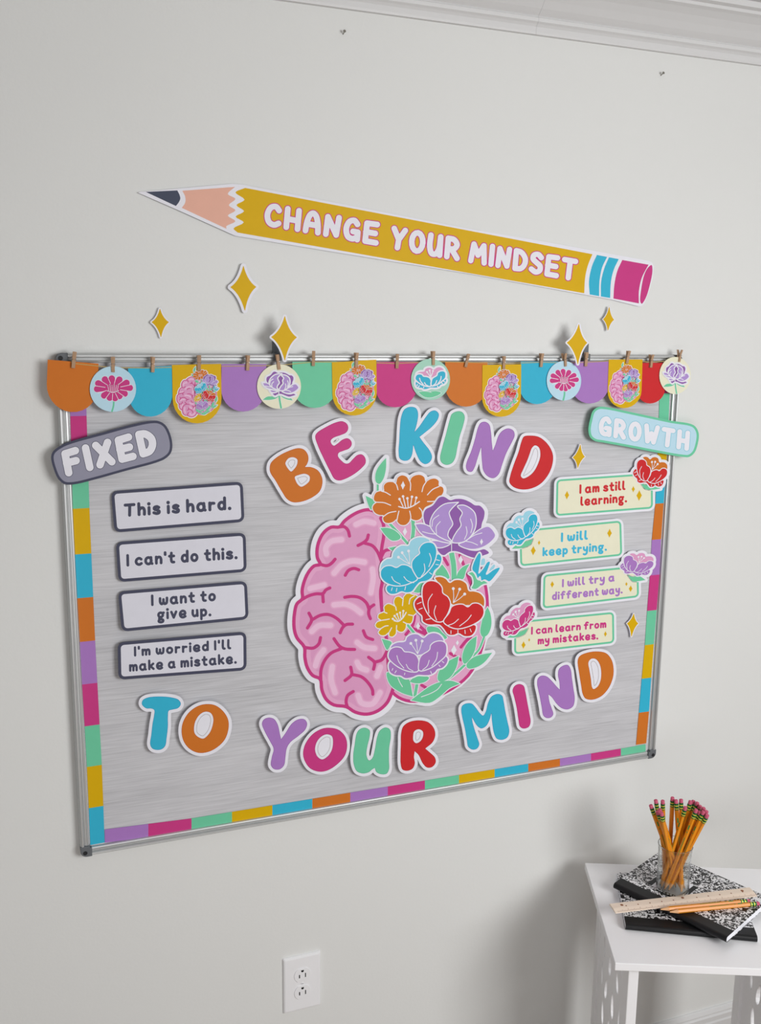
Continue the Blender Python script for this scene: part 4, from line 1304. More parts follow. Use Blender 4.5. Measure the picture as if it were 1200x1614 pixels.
# ------------------------------------------------------------------ green cards with flowers
S13, S14, S15, S16 = ((860, 690), 5.7143), ((780, 790), 5.4545), ((840, 850), 5.4545), ((770, 930), 4.6154)
for S, q, lines, stars, pop, cols, anch, leaf, tc, lift, lab in [
    (S13, [(100, 377), (966, 317), (969, 637), (94, 705)], [('I am still', (305, 505), (722, 470), (.3, -14.7)), ('learning.', (314, 614), (735, 580), (.3, -14.5))], [((194, 517), 39, 20), ((792, 463), 29, 15), ((845, 520), 49, 25)],
     POP_R, ('red', 'orange'), [(822, 245), (918, 385), (1101, 312)], [tip([(850, 398), (900, 425), (990, 425), (1036, 458), (960, 468), (900, 462)], 0, 3)], 'redtext', (-2e-5, 5e-5), 'reading I am still learning., with a red flower at its right'),
    (S14, [(213, 250), (1088, 166), (1097, 467), (221, 560)], [('I will', (568, 351), (803, 329), (.3, -14.6)), ('keep trying.', (410, 474), (965, 424), (.3, -13.8))], [((332, 425), 41, 22), ((382, 357), 21, 11), ((988, 275), 39, 20)],
     POP_L, ('teal', 'aqua'), [(92, 268), (263, 310), (371, 155)], [tip([(148, 409), (200, 365), (270, 345), (330, 325), (310, 370), (240, 402)], 0, 3)], 'bluetext', (1e-5, 6e-5), 'reading I will keep trying., with a blue flower at its left'),
    (S15, [(93, 306), (908, 227), (914, 497), (86, 596)], [('I will try a', (250, 413), (705, 361), (.3, -12.8)), ('different way.', (165, 524), (773, 464), (.3, -12.8))], [((168, 388), 29, 16), ((806, 385), 18, 10), ((842, 425), 29, 16)],
     POP_R, ('purple', 'rose'), [(782, 180), (872, 275), (1041, 210)], [tip([(815, 305), (850, 322), (920, 318), (970, 350), (910, 360), (860, 362)], 0, 3)], 'purpletext', (-4e-5, 2e-5), 'reading I will try a different way., with a purple flower at its right'),
    (S16, [(189, 230), (914, 159), (917, 385), (188, 468)], [('I can learn from', (310, 325), (859, 274), (.3, -12.4)), ('my mistakes.', (358, 397), (800, 358), (.3, -12.4))], [((256, 400), 28, 15), ((297, 363), 13, 7), ((852, 320), 21, 11)],
     POP_L, ('magenta', 'rose'), [(99, 252), (233, 270), (329, 142)], [tip([(138, 347), (180, 315), (240, 300), (290, 278), (265, 320), (200, 345)], 0, 3)], 'magentatext', (-3e-5, 3e-5), 'reading I can learn from my mistakes., with a magenta flower at its left')]:
    Q = zz(S, q)
    src = zz(S7, [(108, 410), (430, 455), (592, 200)] if pop is POP_L else [(468, 545), (645, 817), (1001, 735)])
    fn = affine(src, zz(S, anch))
    a, polys = flower('flower', S7, pop['shapes'], pop['veins'], pop['dots'], pop['foot'], c=cols, layer=4, off=2.4, r=1.1, dr=3.2)
    la, lp = leafart('leaf', S, leaf, (), 2)
    fpoly = [list(fn(np.array(p))) for p in polys] + lp
    fl = Flat(-.0200, lift, np.mean(Q, 0))
    R = rquad(*Q, 7)
    fl.add('paper_backing', field_contour([[R]] + [[p] for p in fpoly], [], 3.6, 0.7), 'white', 0, 0.0008)
    fl.add('card_panel|cream panel with a green border', [R], 'green', 1)
    fl.add('card_panel|cream panel with a green border', [rquad(*Q, 7, 3.0)], 'cream', 2)
    for k, (c, h, w) in enumerate(stars):
        fl.add('sparkle_print#%d|small printed gold sparkle' % k, [mini_star(zz(S, [c])[0], h / S[1], w / S[1])], 'yellow', 3)
    for s, p0, p1, v in lines:
        p0, p1 = zz(S, [p0, p1])
        write(fl, 'lettering', s, p0, p1, v, .108, tc, 3, gap=.07, space=.26)
    fl.art(la, lambda V: V, 0)
    fl.art(a, fn, 0)
    tag(fl.emit('phrase_card', ['paper_backing', 'card_panel|cream panel with a green border', 'sparkle_print#0|small printed gold sparkle', 'sparkle_print#1|small printed gold sparkle', 'sparkle_print#2|small printed gold sparkle', 'lettering', 'leaf', 'flower'], -.0101),
        'cream card ' + lab, 'card', 'green-edged phrase cards under the GROWTH sign')

# ------------------------------------------------------------------ bunting
ST = -.0250


def ushape(tl, tr, bot, yside=None, n=14):
    """straight-sided pennant with a half-round lower end"""
    tl, tr, bot = np.array(tl), np.array(tr), np.array(bot)
    w = (tr - tl)
    mid = (tl + tr) / 2
    ax = bot - mid
    r = np.linalg.norm(w) / 2
    k = max(1 - r * 1.02 / np.linalg.norm(ax), .1)
    out = [tl, tr]
    c = mid + ax * k
    for i in range(n + 1):
        t = math.pi * i / n
        out.append(c + w / 2 * math.cos(t) + ax * (1 - k) * math.sin(t))
    return out


def ellipse(c, rx, ry, n=40):
    return [(c[0] + rx * math.cos(2 * math.pi * k / n), c[1] + ry * math.sin(2 * math.pi * k / n)) for k in range(n)]


UU = [('orange', (75.2, 566.8), (155.5, 573.2), (112.3, 649.5), 'plain orange paper pennant at the left end of the bunting'),
      ('teal', (202, 580.7), (270.8, 576.7), (238.6, 656.7), 'plain turquoise pennant between the left daisy disc and a yellow brain pennant'),
      ('yellow', (271.3, 575.3), (348.5, 573.5), (311.5, 667.3), 'yellow pennant printed with a brain of flowers, first of four from the left'),
      ('purple', (349.5, 574), (420, 574), (383.5, 648.7), 'plain purple paper pennant left of the cream disc with a purple peony'),
      ('green', (461, 570.5), (531, 569.5), (496.8, 643), 'plain green paper pennant, the only green one, right of a cream disc'),
      ('yellow', (523.4, 571.3), (593.4, 566.8), (559.8, 655), 'yellow pennant printed with a brain of flowers, second from the left, above the letter E'),
      ('magenta', (594.2, 570.5), (660, 570.5), (623.5, 642), 'plain magenta paper pennant, the only magenta one, above the letter K'),
      ('orange', (702, 570.8), (768.8, 570.8), (735, 641), 'plain orange paper pennant right of the mint green disc'),
      ('yellow', (760.8, 575.3), (822, 574), (790.5, 657), 'yellow pennant printed with a brain of flowers, third from the left, above the letter D'),
      ('teal', (821.3, 570), (880, 570), (846.8, 637), 'plain turquoise pennant right of centre, left of the right-hand daisy disc'),
      ('purple', (901, 570), (960.8, 569), (930.4, 636), 'plain purple pennant right of the right-hand daisy disc, near the GROWTH sign'),
      ('yellow', (960, 566.8), (1013.3, 566.5), (984, 643.3), 'yellow pennant printed with a brain of flowers, rightmost of four'),
      ('red', (1010, 571.9), (1053, 572), (1025, 636), 'plain red paper pennant, the only red one, near the right end of the bunting')]
MINI = [((276.8, 577.5), (346.7, 659.3)), ((528.8, 570), (593.6, 649)), ((762.7, 578), (819.4, 650)), ((960, 571), (1010.5, 637.5))]
MINI_ART = [(p, V, T, c, l) for (p, V, T, c, l) in BRAIN_ART]


def mini_parts(fn, name='brain_print'):
    return [(name, V, T, c, l) for (p, V, T, c, l) in MINI_ART]


ny = 0
for i, (c, tl, tr, bot, lab) in enumerate(UU):
    yel = c == 'yellow'
    fl = Flat(-.0275 if yel else -.0266)
    u = ushape(tl, tr, bot)
    fl.add('pennant_paper', [u], c, 0, 0.0005)
    order = ['pennant_paper']
    if yel:
        (x0, y0), (x1, y1) = MINI[ny]
        ny += 1
        fn = affine([(453, 720), (795, 720), (453, 1136)], [(x0, y0), (x1, y0), (x0, y1)])
        for lp in POSTER_OUT:
            V, T = triangulate(lp)
            fl.raw('brain_print|printed pink brain with colourful flowers', fn(V), T, 'white', 1)
        fl.art([('brain_print|printed pink brain with colourful flowers', V, T, cc, l) for (p, V, T, cc, l) in BRAIN_ART], fn, 2)
        order.append('brain_print|printed pink brain with colourful flowers')
    o = fl.emit('bunting_pennant', order, fl.d + .0005, pad=False)
    tag(o, lab, 'pennant', 'paper pennants of the bunting')


def disc_daisy(fl, c, rx, ry):
    part = 'flower|printed magenta daisy on a green stem'
    fl.add(part, [ribbon(spline([(c[0] + .04 * rx, c[1] + .5 * ry), (c[0] + .02 * rx, c[1] + .75 * ry), (c[0] - .04 * rx, c[1] + .97 * ry)], False, 4), 1.3)[0]], 'green', 1)
    cx, cy = c[0], c[1] - .02 * ry
    tips = [(338, 272), (383, 241), (434, 231), (492, 241), (541, 268), (562, 304), (530, 347), (494, 368), (460, 384), (418, 381), (376, 362), (330, 312)]
    tips = [(c[0] + (x - 443) / 137 * rx, c[1] + (y - 312) / 135 * ry) for x, y in tips]
    caps, seps = [], []
    for k, t in enumerate(tips):
        d = np.array([t[0] - cx, t[1] - cy])
        L = np.hypot(*d)
        for f in np.linspace(.3, 1, 9):
            q = np.array([cx, cy]) + d * f * (L - .14 * rx) / L
            caps.append(([q], (.045 + .095 * f ** .8) * rx))
        n = tips[(k + 1) % 12]
        m = np.array([(t[0] + n[0]) / 2 - cx, (t[1] + n[1]) / 2 - cy])
        seps.append(([np.array([cx, cy]) + m * .42, np.array([cx, cy]) + m * .98], .42))
    fl.add(part, field_contour([], caps, .6, .4), 'white', 2)
    fl.add(part, field_contour([], [([(cx - .13 * rx, cy), (cx + .13 * rx, cy)], .22 * ry)] + caps, 0, .35), 'magenta', 3)
    fl.add(part, field_contour([], seps, 0, .3), 'white', 3.6)
    fl.add(part, ribbon(spline([(cx - .24 * rx, cy + .1 * ry), (cx, cy + .17 * ry), (cx + .24 * rx, cy + .09 * ry)], False, 4), .6), 'white', 4)
    for k in range(6):
        dx = (-.17 + .07 * k) * rx
        d = (cx + dx * 1.3, cy - (.13 + .05 * (k % 2)) * ry)
        fl.add(part, ribbon([(cx + dx, cy + .14 * ry), d], .4), 'white', 4)
        fl.add(part, disc(d, .9, 8), 'white', 4)
    return part


def disc_art(fl, arts, fn, part):
    fl.art([(part, V, T, c, l) for a in arts for (p, V, T, c, l) in a], fn, 1)
    return part


DISCS = [('skyblue', (178.1, 613.2), 36.5, 36.0, 'daisy', 'pale blue round pennant with a magenta daisy, near the left end of the row'),
         ('cream', (440.0, 609.2), 34.7, 35.2, 'peony', 'cream round pennant with a purple peony, left of the green pennant'),
         ('mint', (678.9, 598.0), 30.7, 32.5, 'poppy', 'mint green round pennant with a blue flower, in the middle of the bunting'),
         ('skyblue', (889.3, 600.1), 27.2, 31.2, 'daisy', 'pale blue round pennant with a magenta daisy, right of centre under a sparkle'),
         ('cream', (1064.5, 591.9), 24.8, 29.3, 'peony', 'cream round pennant with a purple peony at the right end of the bunting')]
for c, ctr, rx, ry, kind, lab in DISCS:
    fl = Flat(-.0287)
    fl.add('pennant_paper', [ellipse(ctr, rx, ry)], c, 0, 0.0005)
    if kind == 'daisy':
        part = disc_daisy(fl, ctr, rx, ry)
    elif kind == 'peony':
        a, _ = flower('x', S6, PEONY['shapes'], PEONY['veins'], layer=6, off=5, r=2.2)
        la, _ = leafart('x', S6, [tip([(780, 800), (680, 830), (560, 840), (480, 900), (600, 900), (720, 870)], 0, 3), tip([(780, 800), (880, 830), (960, 860), (1000, 910), (900, 890), (820, 850)], 0, 3)], [([(765, 800), (775, 900), (800, 1050)], 3.2)], 0)
        fn = affine(zz(S6, [(472, 361), (1106, 361), (472, 850)]), [(ctr[0] - .77 * rx, ctr[1] - .69 * ry), (ctr[0] + .9 * rx, ctr[1] - .69 * ry), (ctr[0] - .77 * rx, ctr[1] + .48 * ry)])
        part = disc_art(fl, [la, a], fn, 'flower|printed purple peony with green leaves')
    else:
        a, _ = flower('x', S8, POP_F['shapes'], POP_F['veins'], POP_F['dots'], POP_F['foot'], c=('teal', 'rose'), layer=6, off=4, r=2.0, dr=3)
        la, _ = leafart('x', S8, [tip([(230, 640), (330, 625), (450, 650), (560, 690), (440, 730), (330, 720)], 0, 3), tip([(420, 630), (520, 620), (600, 650), (540, 690)], 0)], (), 0)
        fn = affine(zz(S8, [(175, 203), (690, 203), (175, 597)]), [(ctr[0] - .8 * rx, ctr[1] - .62 * ry), (ctr[0] + .83 * rx, ctr[1] - .62 * ry), (ctr[0] - .8 * rx, ctr[1] + .5 * ry)])
        part = disc_art(fl, [la, a], fn, 'flower|printed blue flower with pink inner petals')
    tag(fl.emit('bunting_pennant', ['pennant_paper', part], fl.d + .0005, pad=False), lab, 'pennant', 'paper pennants of the bunting')

pts = hit(np.array([(112, 570), (117, 573), (178, 579.5), (240, 580), (314, 577.5), (390, 577), (439, 576), (494, 570.5), (561, 571), (626, 573), (683, 570), (735, 571), (794, 573), (853, 571), (890, 572), (924, 571), (989, 567.5), (1026, 571), (1070, 568), (1074, 567)], float), -.0262)
mb = MB(); mb.tube([p - pts[9] for p in pts], .0008, 6)
tag(mb.build('twine', M_TWINE, None, tuple(pts[9])), 'thin straw-coloured twine running behind the tops of the bunting pennants', 'string')

PEGS = [((117.9, 554.5), (115.5, 580.2)), ((178, 562.5), (178.7, 586.7)), ((240.8, 562.5), (240.5, 586.8)), ((314, 560), (314, 584.5)), ((390.7, 560), (390, 584)), ((436.8, 558.8), (440, 582.5)), ((494.7, 553.2), (494, 576.9)),
        ((561.9, 555.9), (561.3, 579.3)), ((626.7, 558), (625.9, 580.7)), ((682.7, 553.5), (682.7, 575.5)), ((738.9, 558), (733.9, 578.7)), ((794.8, 561.5), (794, 582)), ((854, 557), (852.5, 578.5)), ((889.2, 557), (890.7, 577.7)),
        ((924.9, 555.3), (923.2, 577.5)), ((991.4, 553), (987.8, 573)), ((1027.3, 558.8), (1025.3, 579.3)), ((1072.2, 551.3), (1069.8, 570.3))]
PWH = ['orange pennant at the left end', 'first pale blue daisy disc', 'left turquoise pennant', 'first yellow brain pennant', 'left purple pennant', 'left cream peony disc', 'green pennant', 'second yellow brain pennant', 'magenta pennant',
       'mint green disc', 'right orange pennant', 'third yellow brain pennant', 'right turquoise pennant', 'second pale blue daisy disc', 'right purple pennant', 'rightmost yellow brain pennant', 'red pennant', 'cream peony disc at the right end']


def make_peg():
    """mini clothes peg 30 mm long along z, jaws at the bottom, in the x-z plane seen from -y"""
    root = empty('clothespin', (0, 0, 0))
    for s in (-1, 1):
        prof = [(0.0004, -.015), (.0028, -.015), (.0036, -.010), (.0036, .0035), (.0062, .015), (.0040, .0152), (.0004, .0015), (.0009, -.001), (.0004, -.003)]
        n = len(prof)
        m = MB()
        m.add([(x, s * y, z) for x in (-.0032, .0032) for y, z in prof], [(k, (k + 1) % n, n + (k + 1) % n, n + k) for k in range(n)] + [tuple(range(n)), tuple(range(n, 2 * n))])
        m.build('wooden_leg', M_PEG, root, bevel=.0004)
    m = MB()
    coil = [(.0038 - .0076 * k / 40, .0016 * math.cos(k * .9), .0002 + .0016 * math.sin(k * .9)) for k in range(41)]
    m.tube(coil, .00045, 5)
    for s in (-1, 1):
        m.tube([(s * .0037, 0, .0018), (s * .0037, -.0046, .0014), (s * .001, -.0047, .0012)], .00045, 5)
    m.build('spring', M_WIRE, root)
    return root


peg0 = make_peg()
for i, (a, b) in enumerate(PEGS):
    o = peg0 if i == 0 else copy_tree(peg0)
    A, B = hit(a, -.0278), hit(b, -.0278)
    d = A - B
    L = np.linalg.norm(d)
    o.location = tuple((A + B) / 2)
    ang = math.atan2(d[0], d[2])
    sc = L / .030
    o.matrix_world = Matrix.Translation((A + B) / 2) @ Matrix.Rotation(ang, 4, 'Y') @ Matrix.Rotation(random.uniform(-.35, .35), 4, 'Z') @ Matrix.Diagonal((sc, 1, sc, 1))
    tag(o, 'small wooden clothes peg clipping the %s of the bunting' % PWH[i], 'clothes peg', 'wooden pegs holding the bunting')

# ------------------------------------------------------------------ small things on the wall
for px, lab in (((541, 54), 'small metal nail in the wall near the top, left of the crown moulding seam'), ((1042, 119), 'small metal nail in the wall at the upper right, below the crown moulding')):
    q = hit(px, 0)
    ax = Matrix.Rotation(math.pi / 2 - .35, 4, 'X')
    m = MB(); m.lathe([(.0009, -.001), (.0009, .008)], 10, axis=ax)
    m.lathe([(.0024, .008), (.0026, .0086), (.0024, .0093)], 14, axis=ax)
    tag(m.build('wall_nail', M_NAIL, None, tuple(q)), lab, 'nail', 'nails in the bare wall')

oq = hit((447, 1599), 0)
OW, OH = .0794, .124
ox, oz = hit((447.3, 1599.3), -.0055)[[0, 2]]
ou = empty('electrical_outlet', (ox + OW / 2, 0, oz + OH / 2))
tag(ou, 'white duplex electrical outlet with cover plate on the wall below the whiteboard', 'outlet')


def rrect(w, h, r, n=5):
    out = []
    for cx, cz, a0 in ((w / 2 - r, h / 2 - r, 0), (-w / 2 + r, h / 2 - r, 90), (-w / 2 + r, -h / 2 + r, 180), (w / 2 - r, -h / 2 + r, 270)):
        for k in range(n + 1):
            t = math.radians(a0 + 90 * k / n)
            out.append((cx + r * math.cos(t), cz + r * math.sin(t)))
    return out


m = MB()
rings = [(rrect(OW, OH, .003), 0), (rrect(OW, OH, .003), -.0022), (rrect(OW - .004, OH - .004, .003), -.0052), (rrect(OW - .009, OH - .009, .003), -.0060), (rrect(OW - .02, OH - .02, .003), -.0060)]
n = len(rings[0][0])
vs = [(x, y, z) for rg, y in rings for x, z in rg]
fs = [(i * n + k, i * n + (k + 1) % n, (i + 1) * n + (k + 1) % n, (i + 1) * n + k) for i in range(len(rings) - 1) for k in range(n)] + [tuple((len(rings) - 1) * n + k for k in range(n)), tuple(range(n))]
m.add(vs, fs)
m.build('cover_plate', M_PLATE, ou)


def oval(w, h, n=32):
    out = []
    for k in range(n):
        t = 2 * math.pi * k / n
        out.append((w / 2 * math.cos(t), max(-h / 2, min(h / 2, w / 2 * math.sin(t)))))
    return out


for sz in (1, -1):
    zc = sz * .0195
    m = MB()
    for ov, y0, y1 in ((oval(.0345, .0290), -.0058, -.0075),):
        n = len(ov)
        m.add([(x, y, zc + z) for y in (y0, y1) for x, z in ov], [(k, (k + 1) % n, n + (k + 1) % n, n + k) for k in range(n)] + [tuple(range(n, 2 * n))])
    f = m.build('receptacle', M_PLATE, ou, bevel=.0004)
    m = MB()
    m.box(-.0075, -.0053, -.0078, -.007, zc - .0055, zc + .0020)
    m.build('blade_slot', M_SLOT, f)
    m = MB()
    m.box(.0053, .0073, -.0078, -.007, zc - .0055, zc + .0035)
    m.build('blade_slot', M_SLOT, f)
    m = MB()
    g = [(.0028 * math.cos(math.radians(a)), .0085 + .0030 * math.sin(math.radians(a)) + .0012) for a in range(180, 361, 20)]
    g = [(-.0028, .0112)] + g[1:-1] + [(.0028, .0112)]
    n = len(g)
    m.add([(x, y, zc + z) for y in (-.007, -.0078) for x, z in g], [(k, (k + 1) % n, n + (k + 1) % n, n + k) for k in range(n)] + [tuple(range(n, 2 * n))])
    m.build('ground_hole', M_SLOT, f)
m = MB(); m.lathe([(.0030, 0), (.0030, .0008), (.0022, .0013)], 16, axis=Matrix.Translation((0, -.0058, 0)) @ Matrix.Rotation(math.pi / 2, 4, 'X'))
m.box(-.0022, .0022, -.0074, -.0069, -.0003, .0003, 1)
m.build('screw', [M_PLATE, M_CAP], ou)

# ------------------------------------------------------------------ the little table
TZ = ZF - .205
TAZ = math.radians(-23.5)
TO = (0.90544, -0.37113)
TW, TD, TT = .385, .340, .0155
tb = empty('side_table', (TO[0], TO[1], 0), TAZ)
tag(tb, 'small white side table with leaf-pattern lattice sides standing in front of the wall', 'table')
m = MB(); m.box(0, TW, 0, TD, TZ - TT, TZ)
m.build('tabletop', M_TABLE, tb, bevel=.0012)


def teardrop(cx, cz, w, h, lean=0.0, n=14):
    out = []
    for k in range(n):
        t = 2 * math.pi * k / n
        x, z = math.sin(t) * w * (0.55 + 0.45 * (1 - math.cos(t)) / 2), math.cos(t) * h
        out.append((cx + x + lean * z, cz + z))
    return out


PH = TZ - TT
holes = []
rn = random.Random(3)
for k, (y, z, w, h, ln) in enumerate([(.075, PH - .045, .012, .030, .1), (.150, PH - .040, .010, .024, -.2), (.215, PH - .050, .013, .032, .15), (.110, PH - .105, .012, .022, .3), (.180, PH - .115, .014, .028, -.1), (.240, PH - .115, .010, .022, .25),
                                      (.075, PH - .155, .011, .028, -.1), (.140, PH - .180, .014, .028, .1), (.205, PH - .190, .013, .026, -.2), (.250, PH - .185, .008, .026, .1), (.100, PH - .235, .013, .026, .2), (.165, PH - .255, .013, .028, -.15), (.225, PH - .260, .013, .028, .15),
                                      (.085, PH - .310, .012, .028, .1), (.150, PH - .330, .014, .030, -.1), (.215, PH - .335, .013, .030, .1), (.110, PH - .390, .013, .028, .2), (.180, PH - .400, .013, .028, -.15), (.240, PH - .400, .010, .028, .1)]):
    holes.append(teardrop(y, z, w, h, ln))
for x0, x1 in ((.0285, .0435), (TW - .0435, TW - .0285)):
    outer = [(.062, .04), (.292, .04), (.292, PH), (.062, PH)]
    V, T = triangulate([outer] + holes)
    m = MB()
    nv = len(V)
    m.add([(x0 + .003, y, z) for y, z in V] + [(x1 - .003, y, z) for y, z in V], [tuple(t) for t in T] + [tuple(nv + i for i in t[::-1]) for t in T])
    for lp in [outer] + holes:
        n = len(lp)
        m.add([(x, y, z) for x in (x0 + .003, x1 - .003) for y, z in lp], [(k, (k + 1) % n, n + (k + 1) % n, n + k) for k in range(n)])
    m.build('lattice_panel', M_TABLE, tb)
    for ya, yb in ((.012, .064), (.290, .326)):
        m = MB(); m.box(x0 - (0 if x0 < .2 else .004), x1 + (.004 if x0 < .2 else 0), ya, yb, 0, PH)
        m.build('leg', M_TABLE, tb, bevel=.0015)
for ya in (.030, .300):
    m = MB(); m.box(.0445, TW - .0445, ya, ya + .014, PH - .020, PH)
    m.build('apron_rail', M_TABLE, tb)


def T3(u, v, z):
    c, s = math.cos(TAZ), math.sin(TAZ)
    return (TO[0] + u * c - v * s, TO[1] + u * s + v * c, z)


# ------------------------------------------------------------------ composition notebooks (spine along x, opening away from the spine along y)
def notebook(name, u, v, ang, z, w=.245, d=.188, th=.0125):
    root = empty(name, T3(u, v, z), TAZ + ang)
    ct = .0009
    m = MB()                                   # page block
    m.box(.0006, w - .0006, .004, d - .002, ct, th - ct)
    m.build('pages', M_PAGES, root)
    n = 8
    sp = [(.5 * th - .5 * th * math.sin(math.pi * k / n), .5 * th - .5 * th * math.cos(math.pi * k / n)) for k in range(n + 1)]
    spi = [(y + ct * math.sin(math.pi * k / n) * 1.0 + (ct if False else 0), zc + ct * math.cos(math.pi * k / n)) for k, (y, zc) in enumerate(sp)]
    tape = .030

    def cover_panel(z0, z1, nm):
        m = MB()
        r = .010
        o2 = [(0, tape), (w, tape), (w, d - r)] + [(w - r + r * math.cos(t), d - r + r * math.sin(t)) for t in (math.pi / 2 * k / 5 for k in range(1, 6))] \
            + [(r - r * math.sin(t), d - r + r * math.cos(t)) for t in (math.pi / 2 * k / 5 for k in range(0, 6))]
        n2 = len(o2)
        m.add([(x, y, zz_) for zz_ in (z0, z1) for x, y in o2], [(k, (k + 1) % n2, n2 + (k + 1) % n2, n2 + k) for k in range(n2)] + [tuple(reversed(range(n2))), tuple(range(n2, 2 * n2))])
        return m.build(nm, M_MARBLE, root)
    cover_panel(th - ct, th, 'cover')
    cover_panel(0, ct, 'cover')
    prof = [(tape, 0)] + sp + [(tape, th)]
    prof_in = [(tape, th - ct)] + [(y, zc) for y, zc in reversed(spi)] + [(tape, ct)]
    pr = prof + prof_in
    m = MB()
    n3 = len(prof)
    vs = [(x, y, zc) for x in (0, w) for y, zc in prof] + [(x, y, zc) for x in (0, w) for y, zc in reversed(prof_in)]
    fs = []
    for b in (0, 2 * n3):
        fs += [(b + k, b + k + 1, b + n3 + k + 1, b + n3 + k) for k in range(n3 - 1)]
    for e in (0, n3):
        fs += [(e + k, e + k + 1, 2 * n3 + e + k + 1, 2 * n3 + e + k) for k in range(n3 - 1)]
    m.add(vs, fs)
    m.build('binding_tape', M_TAPE, root)
    return root, w, d, th


TH = .0125
nb, *_ = notebook('composition_notebook', .0386, .0990, math.radians(-5.5), TZ)
tag(nb, 'lower black and white marbled notebook, its black spine facing the front table edge', 'notebook', 'marbled notebooks on the table')
nb2, *_ = notebook('composition_notebook', .0375, .2210, math.radians(-43.4), TZ + TH + .0002)
tag(nb2, 'upper black and white marbled notebook lying askew under the glass of pencils', 'notebook', 'marbled notebooks on the table')
m = MB()
m.box(.0475, .1270, .0503, .1150, TH, TH + .0002, 0)
m.box(.0475, .0575, .0503, .1150, TH + .0002, TH + .0003, 1)
m.box(.1170, .1270, .0503, .1150, TH + .0002, TH + .0003, 1)
m.build('title_label', [M_PAGES, M_TAPE], nb2)
Z2 = TZ + 2 * TH + .0006

# ------------------------------------------------------------------ wooden ruler
ra = math.atan2(.2045 - .1293, .3130 - .0209)
RZ = Z2
rl = empty('wooden_ruler', T3(.0215, .1150, RZ), TAZ + ra)
tag(rl, 'pale wooden ruler with brown marks lying across the notebooks in front of the glass', 'ruler')
m = MB()
pr = [(0, 0), (.0275, 0), (.0275, .0040), (.012, .0040), (.001, .0016), (0, .0016)]
m.prism_x(pr, 0, .307)
m.build('ruler_body', M_RULER, rl, bevel=.0003)
m = MB()
for k in range(1, 97):
    x = .004 + k * .003175
    ln = .0062 if k % 8 == 0 else .0045 if k % 4 == 0 else .003
    y0, y1 = .0015, .0015 + ln
    m.add([(x - .0003, y0, .00175), (x + .0003, y0, .00175), (x + .0003, y1, .00178 + ln * .2185), (x - .0003, y1, .00178 + ln * .2185)], [(0, 1, 2, 3)])
m.build('graduation_marks', M_RMARK, rl)
for k in range(3):
    m = MB()
    x = (.022, .153, .285)[k]
    m.lathe([(.0031, .0040), (.0031, .00415)], 16, axis=Matrix.Translation((x, .019, 0)))
    m.build('punched_hole', M_RMARK, rl)
m = MB()
for k in range(1, 12):
    x = .004 + k * .0254
    if k in (6,):
        continue
    m.box(x - .0013, x + .0013, .0135, .0165, .0040, .00408)
m.build('inch_numerals', M_RMARK, rl)


# ------------------------------------------------------------------ pencils (along z, point at the bottom)
def make_pencil():
    root = empty('pencil', (0, 0, 0))
    H = math.pi / 6
    m = MB(); m.lathe([(.00430, .020), (.00430, .1745)], 6, phase=H)
    b = m.build('barrel', M_PENCIL, root)
    m = MB(); m.lathe([(.0009, .0045), (.00412, .0215), (.00412, .022)], 16)
    m.build('sharpened_end', M_PWOOD, root)
    m = MB(); m.lathe([(.0001, 0), (.00095, .0048)], 12)
    m.build('lead', M_LEAD, root)
    m = MB()
    for k, (z0, z1, r, mi) in enumerate([(.1735, .1755, .00425, 0), (.1755, .1775, .00445, 1), (.1775, .1815, .00425, 0), (.1815, .1835, .00445, 1), (.1835, .1870, .00425, 0)]):
        m.lathe([(r, z0), (r, z1)], 16, mi)
    m.build('ferrule', [M_FGREEN, M_FYELLOW], root)
    m = MB(); m.lathe([(.0038, .1865), (.0038, .1930), (.0033, .1940)], 14)
    m.build('eraser', M_ERASER, root)
    m = MB()
    rr = .00430 * math.cos(math.pi / 6) + .00006
    for (z0, z1, w) in [(.148, .158, .0013), (.141, .143, .0011)] + [(.088 + .0035 * k, .0905 + .0035 * k, .0009) for k in range(12)]:
        m.add([(rr, -w, z0), (rr, w, z0), (rr, w, z1), (rr, -w, z1)], [(0, 1, 2, 3)])
    m.build('stamped_text', M_PTEXT, root)
    return root


pen0 = make_pencil()


def place(o, a, b, spin=0.0):
    """pencil from its point a towards its eraser end b"""
    a, b = Vector(a), Vector(b)
    q = (b - a).to_track_quat('Z', 'Y').to_matrix().to_4x4()
    o.matrix_world = Matrix.Translation(a) @ q @ Matrix.Rotation(spin, 4, 'Z')


used = [False]


def pencil(a, b, spin, label, group):
    o = pen0 if not used[0] else copy_tree(pen0)
    used[0] = True
    place(o, a, b, spin)
    return tag(o, label, 'pencil', group)


pz = Z2 + .0040
pencil(T3(.1225, .1200, pz), T3(.3060, .1600, pz), math.pi / 2, 'yellow pencil lying beside the ruler, the one nearer the front of the table', 'pencils lying beside the ruler')
pencil(T3(.1060, .1258, pz + .0012), T3(.2905, .1655, pz + .0012), math.pi / 2, 'yellow pencil lying between the ruler and the other loose pencil', 'pencils lying beside the ruler')

